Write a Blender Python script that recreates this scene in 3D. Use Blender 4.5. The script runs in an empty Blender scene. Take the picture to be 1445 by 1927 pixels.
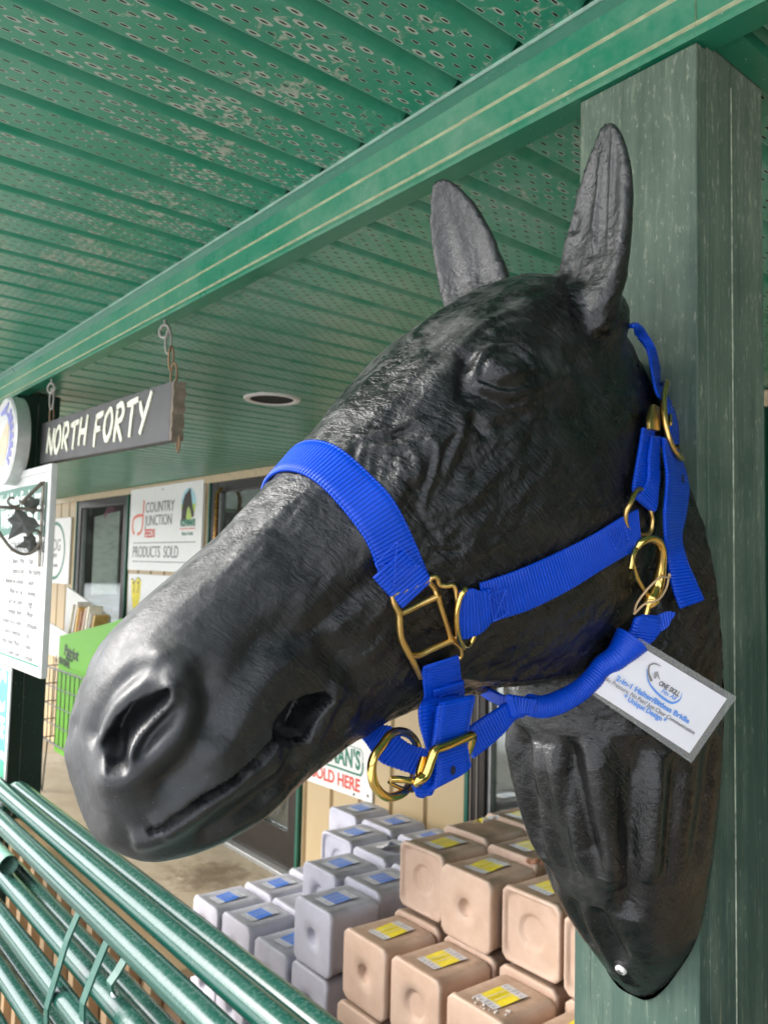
import bpy, bmesh, math, random
import numpy as np
from mathutils import Vector, Matrix, Euler
from mathutils.bvhtree import BVHTree
random.seed(7); rng = np.random.default_rng(7)
scene = bpy.context.scene
COL = scene.collection

# ------------------------------------------------------------------ camera
H = 1.594                      # eye height above the porch floor
S = 0.71                       # distance from the eye to the posts' outer faces
IW, IH, FPX = 1445., 1927., 1511.54
_y, _p, _r = (math.radians(a) for a in (-50.546, 3.8605, 1.3274))
FW = np.array([math.sin(_y)*math.cos(_p), math.cos(_y)*math.cos(_p), math.sin(_p)])
_r0 = np.array([math.cos(_y), -math.sin(_y), 0.]); _u0 = np.cross(_r0, FW)
RT = _r0*math.cos(_r) + _u0*math.sin(_r); UP = -_r0*math.sin(_r) + _u0*math.cos(_r)
cam = bpy.data.cameras.new('camera'); camo = bpy.data.objects.new('camera', cam); COL.objects.link(camo)
M = Matrix.Identity(4)
for i in range(3): M[i][0], M[i][1], M[i][2] = RT[i], UP[i], -FW[i]
M[2][3] = H
camo.matrix_world = M
cam.sensor_width = 36.0; cam.sensor_fit = 'AUTO'; cam.lens = FPX/IH*36.0
cam.clip_start = 0.02; cam.clip_end = 500
cam.dof.use_dof = True; cam.dof.focus_distance = 0.52; cam.dof.aperture_fstop = 19.0
scene.camera = camo

def ray(x, y):
    return FW + RT*((x-IW/2)/FPX) - UP*((y-IH/2)/FPX)
def atX(x, y, X): d = ray(x, y); q = d*(X/d[0]); q[2] += H; return q
def atY(x, y, Y): d = ray(x, y); q = d*(Y/d[1]); q[2] += H; return q
def atZ(x, y, Z): d = ray(x, y); q = d*((Z-H)/d[2]); q[2] += H; return q

# ------------------------------------------------------------------ daylight
world = bpy.data.worlds.new('World'); scene.world = world; world.use_nodes = True
wn = world.node_tree.nodes; wl = world.node_tree.links
SUN_EL, SUN_AZ = 36.0, 222.0
sky = wn.new('ShaderNodeTexSky'); sky.sky_type = 'NISHITA'; sky.sun_disc = False
sky.sun_elevation = math.radians(SUN_EL); sky.sun_rotation = math.radians(SUN_AZ)
sky.air_density = 1.0; sky.dust_density = 1.6; sky.ozone_density = 1.0
hsv = wn.new('ShaderNodeHueSaturation'); hsv.inputs['Saturation'].default_value = 0.35
wl.new(sky.outputs[0], hsv.inputs['Color'])
bg = wn['Background']; bg.inputs[1].default_value = 0.15
wl.new(hsv.outputs[0], bg.inputs[0])
sl = bpy.data.lights.new('sun', 'SUN'); sl.energy = 1.2; sl.angle = math.radians(30); sl.color = (1.0, 0.96, 0.9)
so = bpy.data.objects.new('sun', sl); COL.objects.link(so)
az, el = math.radians(SUN_AZ), math.radians(SUN_EL)
sdir = Vector((math.sin(az)*math.cos(el), math.cos(az)*math.cos(el), math.sin(el)))
so.rotation_euler = (-sdir).to_track_quat('-Z', 'Y').to_euler()
so.location = sdir*50
vs = scene.view_settings
vs.view_transform = 'Standard'; vs.look = 'None'; vs.exposure = 2.1; vs.gamma = 1.0; vs.use_curve_mapping = False
scene.render.engine = 'CYCLES'
scene.cycles.use_denoising = True
scene.cycles.max_bounces = 10; scene.cycles.diffuse_bounces = 5

# ------------------------------------------------------------------ materials
class NT:
    def __init__(s, name):
        s.m = bpy.data.materials.new(name); s.m.use_nodes = True
        s.n = s.m.node_tree.nodes; s.l = s.m.node_tree.links
        s.b = s.n['Principled BSDF']; s.tc = None
    def node(s, t, ins=None, **kw):
        nd = s.n.new(t)
        for k, v in kw.items(): setattr(nd, k, v)
        for k, v in (ins or {}).items(): s.set(nd.inputs[k], v)
        return nd
    def set(s, inp, v):
        if hasattr(v, 'is_output') or isinstance(v, bpy.types.NodeSocket): s.l.new(v, inp)
        else:
            if isinstance(v, (tuple, list)) and len(v) == 3 and inp.type == 'RGBA': v = (*v, 1)
            inp.default_value = v
    def co(s, kind='Object'):
        if s.tc is None: s.tc = s.n.new('ShaderNodeTexCoord')
        return s.tc.outputs[kind]
    def rnd(s):
        return s.node('ShaderNodeObjectInfo').outputs['Random']
    def map(s, v, scale=(1, 1, 1), rot=(0, 0, 0), loc=(0, 0, 0)):
        return s.node('ShaderNodeMapping', {'Vector': v, 'Scale': scale, 'Rotation': rot, 'Location': loc}).outputs[0]
    def noise(s, v, scale=5, detail=4, rough=.55, dist=0, out='Fac'):
        return s.node('ShaderNodeTexNoise', {'Vector': v, 'Scale': scale, 'Detail': detail, 'Roughness': rough, 'Distortion': dist}).outputs[out]
    def voro(s, v, scale=5, feat='F1', out='Distance', rnd=1.):
        return s.node('ShaderNodeTexVoronoi', {'Vector': v, 'Scale': scale, 'Randomness': rnd}, feature=feat).outputs[out]
    def ramp(s, f, stops):
        nd = s.node('ShaderNodeValToRGB', {'Fac': f}); e = nd.color_ramp.elements
        while len(e) < len(stops): e.new(.5)
        for q, (p, c) in zip(e, stops):
            q.position = p
            q.color = (c, c, c, 1) if isinstance(c, (int, float)) else (*c[:3], 1)
        return nd.outputs[0]
    def rng(s, f, a, b, c, d):
        return s.node('ShaderNodeMapRange', {0: f, 1: a, 2: b, 3: c, 4: d}).outputs[0]
    def mix(s, f, a, b, mode='MIX'):
        nd = s.node('ShaderNodeMix', data_type='RGBA', blend_type=mode, clamp_factor=True)
        s.set(nd.inputs[0], f); s.set(nd.inputs[6], a); s.set(nd.inputs[7], b)
        return nd.outputs[2]
    def math(s, op, a, b=0., c=0.):
        return s.node('ShaderNodeMath', {0: a, 1: b, 2: c}, operation=op).outputs[0]
    def sep(s, v): return s.node('ShaderNodeSeparateXYZ', {0: v}).outputs
    def comb(s, x=0., y=0., z=0.): return s.node('ShaderNodeCombineXYZ', {0: x, 1: y, 2: z}).outputs[0]
    def vadd(s, a, b): return s.node('ShaderNodeVectorMath', {0: a, 1: b}, operation='ADD').outputs[0]
    def bump(s, h, dist=.001, st=1., normal=None):
        d = {'Height': h, 'Distance': dist, 'Strength': st}
        if normal is not None: d['Normal'] = normal
        return s.node('ShaderNodeBump', d).outputs[0]
    def out(s, color=None, rough=None, normal=None, metal=None, **kw):
        for k, v in (('Base Color', color), ('Roughness', rough), ('Normal', normal), ('Metallic', metal)):
            if v is not None: s.set(s.b.inputs[k], v)
        for k, v in kw.items(): s.set(s.b.inputs[k], v)
        return s.m
def plain(name, color, rough=.5, metal=0., var=.12, bump=.0, scale=30., **kw):
    t = NT(name)
    p = t.vadd(t.co(), t.comb(t.rnd(), t.rnd(), t.rnd()))
    n = t.noise(p, scale, 5)
    c = t.mix(t.rng(n, .3, .7, 0, 1), tuple(x*(1-var) for x in color), tuple(min(1, x*(1+var)) for x in color))
    nm = t.bump(t.noise(p, scale*4, 4), .001, bump) if bump else None
    return t.out(c, t.rng(n, .3, .7, max(0, rough-.06), rough+.06), nm, metal, **kw)

# ------------------------------------------------------------------ object helpers
def link(o): COL.objects.link(o); return o
def mesh_obj(name, verts, faces, mat=None, parent=None, smooth=False, loc=None):
    me = bpy.data.meshes.new(name)
    me.from_pydata([tuple(map(float, v)) for v in verts], [], [tuple(int(i) for i in f) for f in faces]); me.update()
    return wrap(name, me, mat, parent, smooth, loc)
def wrap(name, me, mat=None, parent=None, smooth=False, loc=None):
    if smooth and len(me.polygons): me.polygons.foreach_set('use_smooth', [True]*len(me.polygons))
    if mat is not None:
        for m_ in (mat if isinstance(mat, (list, tuple)) else [mat]): me.materials.append(m_)
    o = bpy.data.objects.new(name, me)
    if parent is not None: o.parent = parent
    if loc is not None: o.location = loc
    return link(o)
def tag(o, label=None, cat=None, group=None, kind=None):
    if label: o['label'] = label
    if cat: o['category'] = cat
    if group: o['group'] = group
    if kind: o['kind'] = kind
    return o
def thing(name, label, cat, loc=(0, 0, 0), rotz=0., group=None):
    o = bpy.data.objects.new(name, None); o.empty_display_size = .05
    o.location = loc; o.rotation_euler = (0, 0, rotz)
    return tag(link(o), label, cat, group)
class MB:
    """collects simple shapes into one mesh"""
    def __init__(s): s.v = []; s.f = []; s.mi = []
    def add(s, vs_, fs_, mi=0):
        b = len(s.v); s.v += [tuple(map(float, q)) for q in vs_]
        s.f += [tuple(i+b for i in f) for f in fs_]; s.mi += [mi]*len(fs_); return s
    def box(s, a, b, mi=0, bev=0.):
        (x0, y0, z0), (x1, y1, z1) = a, b
        if bev <= 0:
            return s.add([(x0,y0,z0),(x1,y0,z0),(x1,y1,z0),(x0,y1,z0),(x0,y0,z1),(x1,y0,z1),(x1,y1,z1),(x0,y1,z1)],
                         [(0,3,2,1),(4,5,6,7),(0,1,5,4),(1,2,6,5),(2,3,7,6),(3,0,4,7)], mi)
        bm = bmesh.new(); bmesh.ops.create_cube(bm, size=1)
        for v in bm.verts: v.co = Vector(((x0+x1)/2+v.co.x*(x1-x0), (y0+y1)/2+v.co.y*(y1-y0), (z0+z1)/2+v.co.z*(z1-z0)))
        bmesh.ops.bevel(bm, geom=list(bm.edges), offset=bev, segments=2, affect='EDGES', profile=.5)
        bm.verts.index_update()
        s.add([v.co for v in bm.verts], [[v.index for v in f.verts] for f in bm.faces], mi); bm.free(); return s
    def tube(s, pts, r, n=10, mi=0, closed=False, caps=True):
        P = [np.array(p, float) for p in pts]; k = len(P)
        rr = r if isinstance(r, (list, tuple, np.ndarray)) else [r]*k
        T = []
        for i in range(k):
            a = P[(i-1) % k] if (closed or i > 0) else P[i]; b = P[(i+1) % k] if (closed or i < k-1) else P[i]
            t = b-a; T.append(t/(np.linalg.norm(t)+1e-12))
        u = np.cross(T[0], (0, 0, 1.)); 
        if np.linalg.norm(u) < 1e-3: u = np.cross(T[0], (1., 0, 0))
        u /= np.linalg.norm(u); vs_ = []; fs_ = []
        for i in range(k):
            u = u - T[i]*(u@T[i]); u /= np.linalg.norm(u); w = np.cross(T[i], u)
            for j in range(n):
                a = 2*math.pi*j/n; vs_.append(P[i]+(u*math.cos(a)+w*math.sin(a))*rr[i])
        for i in range(k if closed else k-1):
            i2 = (i+1) % k
            for j in range(n): fs_.append((i*n+j, i*n+(j+1) % n, i2*n+(j+1) % n, i2*n+j))
        if not closed and caps: fs_.append(tuple(range(n-1, -1, -1))); fs_.append(tuple((k-1)*n+j for j in range(n)))
        return s.add(vs_, fs_, mi)
    def lathe(s, prof, n=24, mi=0, axis='z', c=(0, 0, 0)):
        vs_ = []; fs_ = []
        for r, h in prof:
            for j in range(n):
                a = 2*math.pi*j/n; p = (r*math.cos(a), r*math.sin(a), h)
                if axis == 'y': p = (p[0], p[2], p[1])
                if axis == 'x': p = (p[2], p[0], p[1])
                vs_.append((p[0]+c[0], p[1]+c[1], p[2]+c[2]))
        for i in range(len(prof)-1):
            for j in range(n): fs_.append((i*n+j, i*n+(j+1) % n, (i+1)*n+(j+1) % n, (i+1)*n+j))
        return s.add(vs_, fs_, mi)
    def prism(s, poly, h0, h1, mi=0, axis='z'):
        """poly: 2-D outline, extruded from h0 to h1 along axis"""
        n = len(poly)
        def P(a, b, h): return (a, b, h) if axis == 'z' else ((a, h, b) if axis == 'y' else (h, a, b))
        vs_ = [P(a, b, h0) for a, b in poly]+[P(a, b, h1) for a, b in poly]
        return s.add(vs_, [tuple(range(n-1, -1, -1)), tuple(range(n, 2*n))]+[(i, (i+1) % n, n+(i+1) % n, n+i) for i in range(n)], mi)
    def build(s, name, mat=None, parent=None, smooth=False, loc=None, fix=True):
        me = bpy.data.meshes.new(name); me.from_pydata(s.v, [], s.f)
        if mat is not None:
            for m_ in (mat if isinstance(mat, (list, tuple)) else [mat]): me.materials.append(m_)
        me.polygons.foreach_set('material_index', s.mi)
        if fix:
            bm = bmesh.new(); bm.from_mesh(me); bmesh.ops.recalc_face_normals(bm, faces=list(bm.faces)); bm.to_mesh(me); bm.free()
        if smooth:
            me.polygons.foreach_set('use_smooth', [True]*len(me.polygons))
            me.set_sharp_from_angle(angle=math.radians(smooth if smooth is not True else 40))
        me.update()
        return wrap(name, me, None, parent, False, loc)
def catmull(P, n, closed=False):
    P = [np.array(p, float) for p in P]; k = len(P); out = []
    segs = k if closed else k-1
    for i in range(segs):
        p1, p2 = P[i], P[(i+1) % k]
        p0 = P[(i-1) % k] if (closed or i > 0) else 2*p1-p2
        p3 = P[(i+2) % k] if (closed or i+2 < k) else 2*p2-p1
        for j in range(n):
            t = j/n
            out.append(.5*((2*p1)+(-p0+p2)*t+(2*p0-5*p1+4*p2-p3)*t*t+(-p0+3*p1-3*p2+p3)*t**3))
    if not closed: out.append(P[-1])
    return np.array(out)
def resample(P, step=None, n=None):
    P = np.asarray(P, float); d = np.r_[0, np.cumsum(np.linalg.norm(np.diff(P, axis=0), axis=1))]
    n = n or max(2, int(d[-1]/step)+1)
    t = np.linspace(0, d[-1], n)
    return np.stack([np.interp(t, d, P[:, i]) for i in range(P.shape[1])], -1)
def text_obj(name, body, size, mat, parent=None, loc=(0, 0, 0), rot=(0, 0, 0), align='CENTER', ext=.0006, sx=1., shear=0., bold=0., space=1., mesh=True):
    cu = bpy.data.curves.new(name, 'FONT'); cu.body = body; cu.size = size; cu.extrude = ext
    cu.align_x = align; cu.align_y = 'CENTER'; cu.shear = shear; cu.offset = bold; cu.space_character = space
    cu.resolution_u = 4
    tmp = bpy.data.objects.new(name, cu); COL.objects.link(tmp)
    dg = bpy.context.evaluated_depsgraph_get()
    me = bpy.data.meshes.new_from_object(tmp.evaluated_get(dg)); COL.objects.unlink(tmp); bpy.data.objects.remove(tmp); bpy.data.curves.remove(cu)
    me.name = name; me.materials.clear(); me.materials.append(mat)
    me.transform(Matrix.Diagonal((sx, 1, 1, 1)))
    o = bpy.data.objects.new(name, me); o.location = loc; o.rotation_euler = rot
    if parent is not None: o.parent = parent
    return link(o)
def join_text(objs, name):
    """several lettering meshes of one sign joined into one part"""
    bm = bmesh.new(); mats = []
    for o in objs:
        me = o.data; me.transform(o.matrix_basis)
        m = me.materials[0]
        if m not in mats: mats.append(m)
        k = mats.index(m); b = len(bm.faces); bm.from_mesh(me); bm.faces.ensure_lookup_table()
        for f in bm.faces[b:]: f.material_index = k
    p = objs[0].parent
    for o in objs: bpy.data.objects.remove(o)
    me = bpy.data.meshes.new(name); bm.to_mesh(me); bm.free()
    for m in mats: me.materials.append(m)
    o = bpy.data.objects.new(name, me)
    if p is not None: o.parent = p
    return link(o)
def dup(root, loc=None, rot=None, label=None, name=None):
    r = root.copy(); COL.objects.link(r)
    if loc is not None: r.location = loc
    if rot is not None: r.rotation_euler = rot
    if label: r['label'] = label
    for ch in list(root.children):
        c = ch.copy(); COL.objects.link(c); c.parent = r
        for g in list(ch.children):
            d = g.copy(); COL.objects.link(d); d.parent = c
    return r
def sph(c, r, n=16, sc=(1, 1, 1)):
    vs = []; fs = []
    for i in range(n+1):
        th = math.pi*i/n
        for j in range(2*n):
            ph = math.pi*j/n; vs.append((c[0]+r*sc[0]*math.sin(th)*math.cos(ph), c[1]+r*sc[1]*math.sin(th)*math.sin(ph), c[2]+r*sc[2]*math.cos(th)))
    for i in range(n):
        for j in range(2*n): fs.append((i*2*n+j, i*2*n+(j+1) % (2*n), (i+1)*2*n+(j+1) % (2*n), (i+1)*2*n+j))
    return vs, fs
# ------------------------------------------------------------------ ground and floor
WALL = 2.34; ZN = H+.626; ZF = H+.541; ZB = H+.525
def concrete():
    t = NT('concrete'); p = t.co()
    n1 = t.noise(p, 1.6, 6, .6); n2 = t.noise(p, 14, 6, .65); n3 = t.noise(p, 60, 4, .6)
    c = t.ramp(n1, [(.3, (.26, .205, .135)), (.48, (.33, .265, .18)), (.62, (.40, .33, .24)), (.8, (.50, .45, .37))])
    c = t.mix(t.rng(n2, .35, .7, .5, 0), c, (.19, .145, .09))
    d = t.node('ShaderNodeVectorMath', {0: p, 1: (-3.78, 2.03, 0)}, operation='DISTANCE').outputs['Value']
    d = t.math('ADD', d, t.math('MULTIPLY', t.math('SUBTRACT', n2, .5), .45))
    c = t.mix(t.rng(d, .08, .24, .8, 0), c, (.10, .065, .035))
    c = t.mix(t.rng(n3, .6, .78, 0, .5), c, (.52, .49, .44))
    h = t.math('ADD', t.math('MULTIPLY', n2, .6), t.math('MULTIPLY', n3, .3))
    return t.out(c, t.rng(n2, .3, .7, .55, .9), t.bump(h, .004, .6))
def gravel():
    t = NT('packed_snow_and_gravel'); p = t.co()
    n1 = t.noise(p, .7, 6, .6); n2 = t.noise(p, 9, 5, .65)
    c = t.mix(t.rng(n1, .40, .55, 0, 1), (.55, .54, .52), (.80, .81, .82))
    yy = t.math('ADD', t.sep(p)[1], t.math('MULTIPLY', t.math('SUBTRACT', n1, .5), 1.2))
    c = t.mix(t.rng(yy, -1.5, -.9, 0, 1), c, t.mix(n2, (.10, .095, .085), (.20, .19, .17)))
    return t.out(c, .8, t.bump(n2, .02, .5))
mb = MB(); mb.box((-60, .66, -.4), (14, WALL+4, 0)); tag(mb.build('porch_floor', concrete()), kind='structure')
mb = MB(); mb.box((-150, -150, -.6), (150, .655, -.11)); tag(mb.build('ground', gravel()), kind='structure')

# added unseen trees, put in to darken reflections in the glass and polished rails
mb = MB()
for k in range(420):
    aa = math.radians(165+.51*k); rd = random.uniform(50, 70); xx = rd*1.25*math.cos(aa); yy = rd*math.sin(aa); hh = random.uniform(4.5, 8.5); rr = random.uniform(1.4, 2.8)
    prf = [(rr*.8, -.3), (rr*.95, hh*.15), (rr*random.uniform(.7, 1.), hh*.35), (rr*random.uniform(.5, .9), hh*.6), (rr*random.uniform(.2, .5), hh*.85), (.02, hh)]
    mb.lathe([(r_*random.uniform(.8, 1.15), h_) for r_, h_ in prf], 7, 0, 'z', (xx, yy, -.15))
o = mb.build('added_treeline', plain('dark_conifer', (.030, .038, .028), .9, var=.4, scale=.8)); o['kind'] = 'stuff'
# ------------------------------------------------------------------ green perforated soffit
def soffit_mat(name, crust_at, wash_amt, pale, halo_amt, dirt_y=.52):
    t = NT(name); tc = t.co()
    x0_, y, z = t.sep(tc); x = t.math('SUBTRACT', .1017, x0_)
    oi = t.node('ShaderNodeObjectInfo'); gl = t.vadd(tc, oi.outputs['Location'])
    # slots, 13.5 mm columns staggered by half a pitch, only on the flat (x 0..76 mm)
    cx_ = t.math('DIVIDE', x, .0127); col = t.math('FLOOR', cx_); fx = t.math('ABSOLUTE', t.math('SUBTRACT', t.math('FRACT', cx_), .5))
    yy = t.math('ADD', t.math('DIVIDE', y, .0345), t.math('MULTIPLY', col, .5)); row = t.math('FLOOR', yy)
    fy = t.math('ABSOLUTE', t.math('SUBTRACT', t.math('FRACT', yy), .5))
    ax = t.math('MULTIPLY', fx, .0127/.0014); ay = t.math('MULTIPLY', fy, .0345/.0056)
    d = t.math('ADD', t.math('POWER', ax, 2.), t.math('POWER', ay, 2.))
    onflat = t.math('MULTIPLY', t.math('GREATER_THAN', x, .0005), t.math('LESS_THAN', x, .0757))
    slot = t.math('MULTIPLY', t.math('LESS_THAN', d, 1.), onflat)
    ax2 = t.math('MULTIPLY', fx, .0127/.0024); ay2 = t.math('MULTIPLY', fy, .0345/.0072)
    d2 = t.math('ADD', t.math('POWER', ax2, 2.), t.math('POWER', ay2, 2.))
    ns = t.noise(gl, 260, 3, .6); nm = t.noise(gl, 34, 5, .65, 1.2); nb = t.noise(gl, 3.2, 4, .6)
    cell = t.node('ShaderNodeTexWhiteNoise', {'Vector': t.comb(t.math('ADD', col, t.math('MULTIPLY', oi.outputs['Random'], 50)), row, 0.)}, noise_dimensions='3D').outputs['Value']
    ydirt = t.rng(t.math('ABSOLUTE', t.math('SUBTRACT', t.sep(gl)[1], dirt_y)), 0, .45, .12, -.06)
    zone = t.rng(t.math('ADD', t.math('ADD', t.noise(gl, 6, 4, .6), ydirt), t.math('MULTIPLY', t.math('SUBTRACT', cell, .5), .3)), .57, .86, 0, 2.6)
    halo = t.math('LESS_THAN', t.math('ADD', d2, t.math('MULTIPLY', t.math('SUBTRACT', ns, .5), 1.8)), t.math('ADD', t.rng(cell, 0, 1, .65, 1.10), zone))
    halo = t.math('MULTIPLY', halo, onflat)
    # chalky deposit creeping from slot to slot
    crust = t.math('ADD', t.math('ADD', nm, t.math('MULTIPLY', nb, .55)), ydirt)
    crust = t.math('ADD', crust, t.math('MULTIPLY', t.math('SUBTRACT', ns, .5), .25))
    crust = t.math('MULTIPLY', t.rng(crust, crust_at, crust_at+.10, 0, .75), onflat)
    wash = t.rng(t.math('ADD', t.noise(gl, 11, 5, .7), t.math('MULTIPLY', nb, .3)), .45, .95, 0, wash_amt)
    g = t.mix(t.noise(gl, 2., 3), (.011, .190, .102), (.018, .235, .135))
    g = t.mix(wash, g, pale)
    g = t.mix(crust, g, (.42, .40, .32))
    g = t.mix(t.math('MULTIPLY', halo, halo_amt), g, (.40, .41, .34))
    edge = t.math('LESS_THAN', t.math('ABSOLUTE', t.math('SUBTRACT', x, .077)), .0016)
    g = t.mix(t.math('MULTIPLY', edge, .75), g, (.36, .46, .40))  # highlight along the panel lip, painted into the colour
    g = t.mix(slot, g, (.006, .005, .004))
    h = t.math('SUBTRACT', t.math('ADD', t.math('MULTIPLY', crust, .3), t.math('MULTIPLY', halo, .35)), t.math('MULTIPLY', slot, 1.))
    return t.out(g, t.mix(t.math('MAXIMUM', crust, halo), (.33,)*3, (.85,)*3), t.bump(h, .0012, .7))
SOF = soffit_mat('green_perforated_soffit', .92, .45, (.15, .33, .24), .88)
SOF2 = soffit_mat('green_porch_ceiling', .99, .9, (.20, .33, .26), .55, .80)
GREEN = None
def green_paint(name, c0=(.008, .120, .064), c1=(.014, .165, .092), dirt=(.22, .33, .25), amt=.35, rough=.35, sc=5.):
    t = NT(name); tc = t.co(); oi = t.node('ShaderNodeObjectInfo'); p = t.vadd(tc, oi.outputs['Location'])
    n = t.noise(p, sc, 6, .65, .6); f = t.noise(p, 70, 4, .6)
    c = t.mix(n, c0, c1)
    c = t.mix(t.rng(t.math('ADD', n, t.math('MULTIPLY', f, .35)), .55, .95, 0, amt), c, dirt)
    c = t.mix(t.rng(t.noise(p, 160, 2), .72, .76, 0, .6), c, (.55, .58, .52))
    return t.out(c, t.rng(n, .3, .7, rough-.08, rough+.15), t.bump(f, .0008, .35))
def soffit_profile(w, flat=.076, rise=.015):
    k = w/.1017; f = flat*k
    return [(0, 0), (f, 0), (f+.0012, .0012), (f+.0015, rise), (f+.0075, rise), (w-.003, .0012), (w, 0)]
def soffit_panel_mesh(y0, y1, w, name, mat=None):
    pr = soffit_profile(w); n = 6; vs_ = []; fs_ = []
    k = len(pr)
    # the panel runs towards -x: x is measured from its right edge leftwards
    for j in range(n+1):
        y = y0+(y1-y0)*j/n
        for a, b in pr: vs_.append((w-a, y, b))
        for a, b in pr: vs_.append((w-a, y, b+.0018))
    m = 2*k
    for j in range(n):
        for i in range(k-1):
            fs_.append((j*m+i, (j+1)*m+i, (j+1)*m+i+1, j*m+i+1))
            fs_.append((j*m+k+i, j*m+k+i+1, (j+1)*m+k+i+1, (j+1)*m+k+i))
    me = bpy.data.meshes.new(name); me.from_pydata(vs_, [], fs_); me.update(); me.materials.append(mat or SOF); return me
soff_n = thing('overhang_soffit', 'green perforated metal soffit of the overhang outside the fascia beam', 'soffit', (0, 0, ZN))
PW = .1017
mn = soffit_panel_mesh(.02, S-.004, PW, 'soffit_panel')
x = -.917*.975-.0007+PW*8
_edge = -.9175                                          # one lip of the pattern
i0 = -9
for i in range(-14, 78):
    xr = _edge-PW*i
    o = bpy.data.objects.new('soffit_panel', mn); o.parent = soff_n; o.location = (xr-PW*.25, 0, 0); link(o)
soff_f = thing('porch_soffit', 'green ribbed metal ceiling of the porch behind the fascia beam', 'ceiling', (0, 0, ZF))
mf = soffit_panel_mesh(S+.024, WALL-.005, PW, 'ceiling_panel', SOF2)
_edge2 = -1.517*(.541/(.885*.73))
for i in range(-18, 62):
    xr = _edge2-PW*i
    o = bpy.data.objects.new('ceiling_panel', mf); o.parent = soff_f; o.location = (xr-PW*.25, 0, 0); link(o)
mb = MB(); mb.box((-9.05, -.03, ZN+.20), (2.45, WALL+2.4, ZN+.30)); tag(mb.build('porch_roof', plain('roof_deck', (.10, .11, .11), .7)), 'flat roof deck over the porch soffit', 'roof')
mb = MB(); mb.box((-9, -.005, -.012), (2.4, .018, .18)); mb.build('eaves_board', green_paint('eaves_green'), soff_n)
# ------------------------------------------------------------------ fascia beam
FAS = green_paint('fascia_green', (.020, .205, .112), (.038, .265, .155), (.36, .46, .34), .5, .32, 4.)
FASD = green_paint('fascia_dark_green', (.003, .125, .064), (.005, .150, .080), (.20, .33, .25), .18, .35)
CREAM = plain('cream_rib', (.42, .44, .27), .8, var=.25, scale=60)  # cream tone along the thin ribs
beam = thing('fascia_beam', 'long green metal fascia beam with two cream ribs over the posts', 'beam', (0, S, H))
def fascia(x0, x1, dy, name='fascia_panel'):
    z = (.5255, .534, .5375, .5395, .5765, .5785, .606)
    pr = [(.031, z[0]), (-.002, z[0]), (-.0055, z[0]+.0025), (-.0045, z[1]), (-.0005, z[2]), (-.0035, z[3]-.0004), (-.0035, z[3]+.0008), (0, z[3]+.002), (-.001, z[4]-.0012), (-.004, z[4]), (-.004, z[4]+.0014), (-.001, z[5]+.0008), (-.002, z[6])]
    mi = [1, 0, 0, 0, 2, 2, 2, 0, 2, 2, 2, 0]
    m = MB(); n = 1
    vs_ = [(x0, a+dy, b) for a, b in pr]+[(x1, a+dy, b) for a, b in pr]; k = len(pr)
    for i in range(k-1): m.add([vs_[i], vs_[i+1], vs_[k+i+1], vs_[k+i]], [(0, 1, 2, 3)], mi[i])
    m.add([(x0, dy-.0018, z[6]), (x0, dy+.004, z[6]), (x1, dy+.004, z[6]), (x1, dy-.0018, z[6])], [(0, 1, 2, 3)], 1)
    m.add([(x0, .031+dy, z[0]), (x0, .031+dy, .56), (x1, .031+dy, .56), (x1, .031+dy, z[0])], [(0, 1, 2, 3)], 1)
    m.add([(x1, -.002+dy, z[0]), (x1, .004+dy, z[0]), (x1, .004+dy, z[6]), (x1, -.002+dy, z[6])], [(0, 1, 2, 3)], 2)
    return m.build(name, [FAS, FASD, CREAM], beam, fix=False)
XJ = atY(885, 250, S)[0]
fascia(-9, XJ, 0.); q_ = fascia(XJ-.012, -S*.558+.001, -.0022); q_.location.z = -.0012; q_ = fascia(-S*.558+.0012, 2.4, -.0022); q_.location.z = -.0012
mb = MB()
mb.add([(-9, .0035, .606), (2.4, .0035, .606), (2.4, -.004, .6245), (-9, -.004, .6245)], [(0, 1, 2, 3)])
mb.box((-9, -.0062, .6215), (2.4, -.004, .6262), 1)
mb.box((-9, .004, .56), (2.4, .02, .68), 0)
mb.build('soffit_channel', [FASD, plain('channel_lip', (.30, .45, .36), .5, var=.2)], beam, fix=False)
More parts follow.
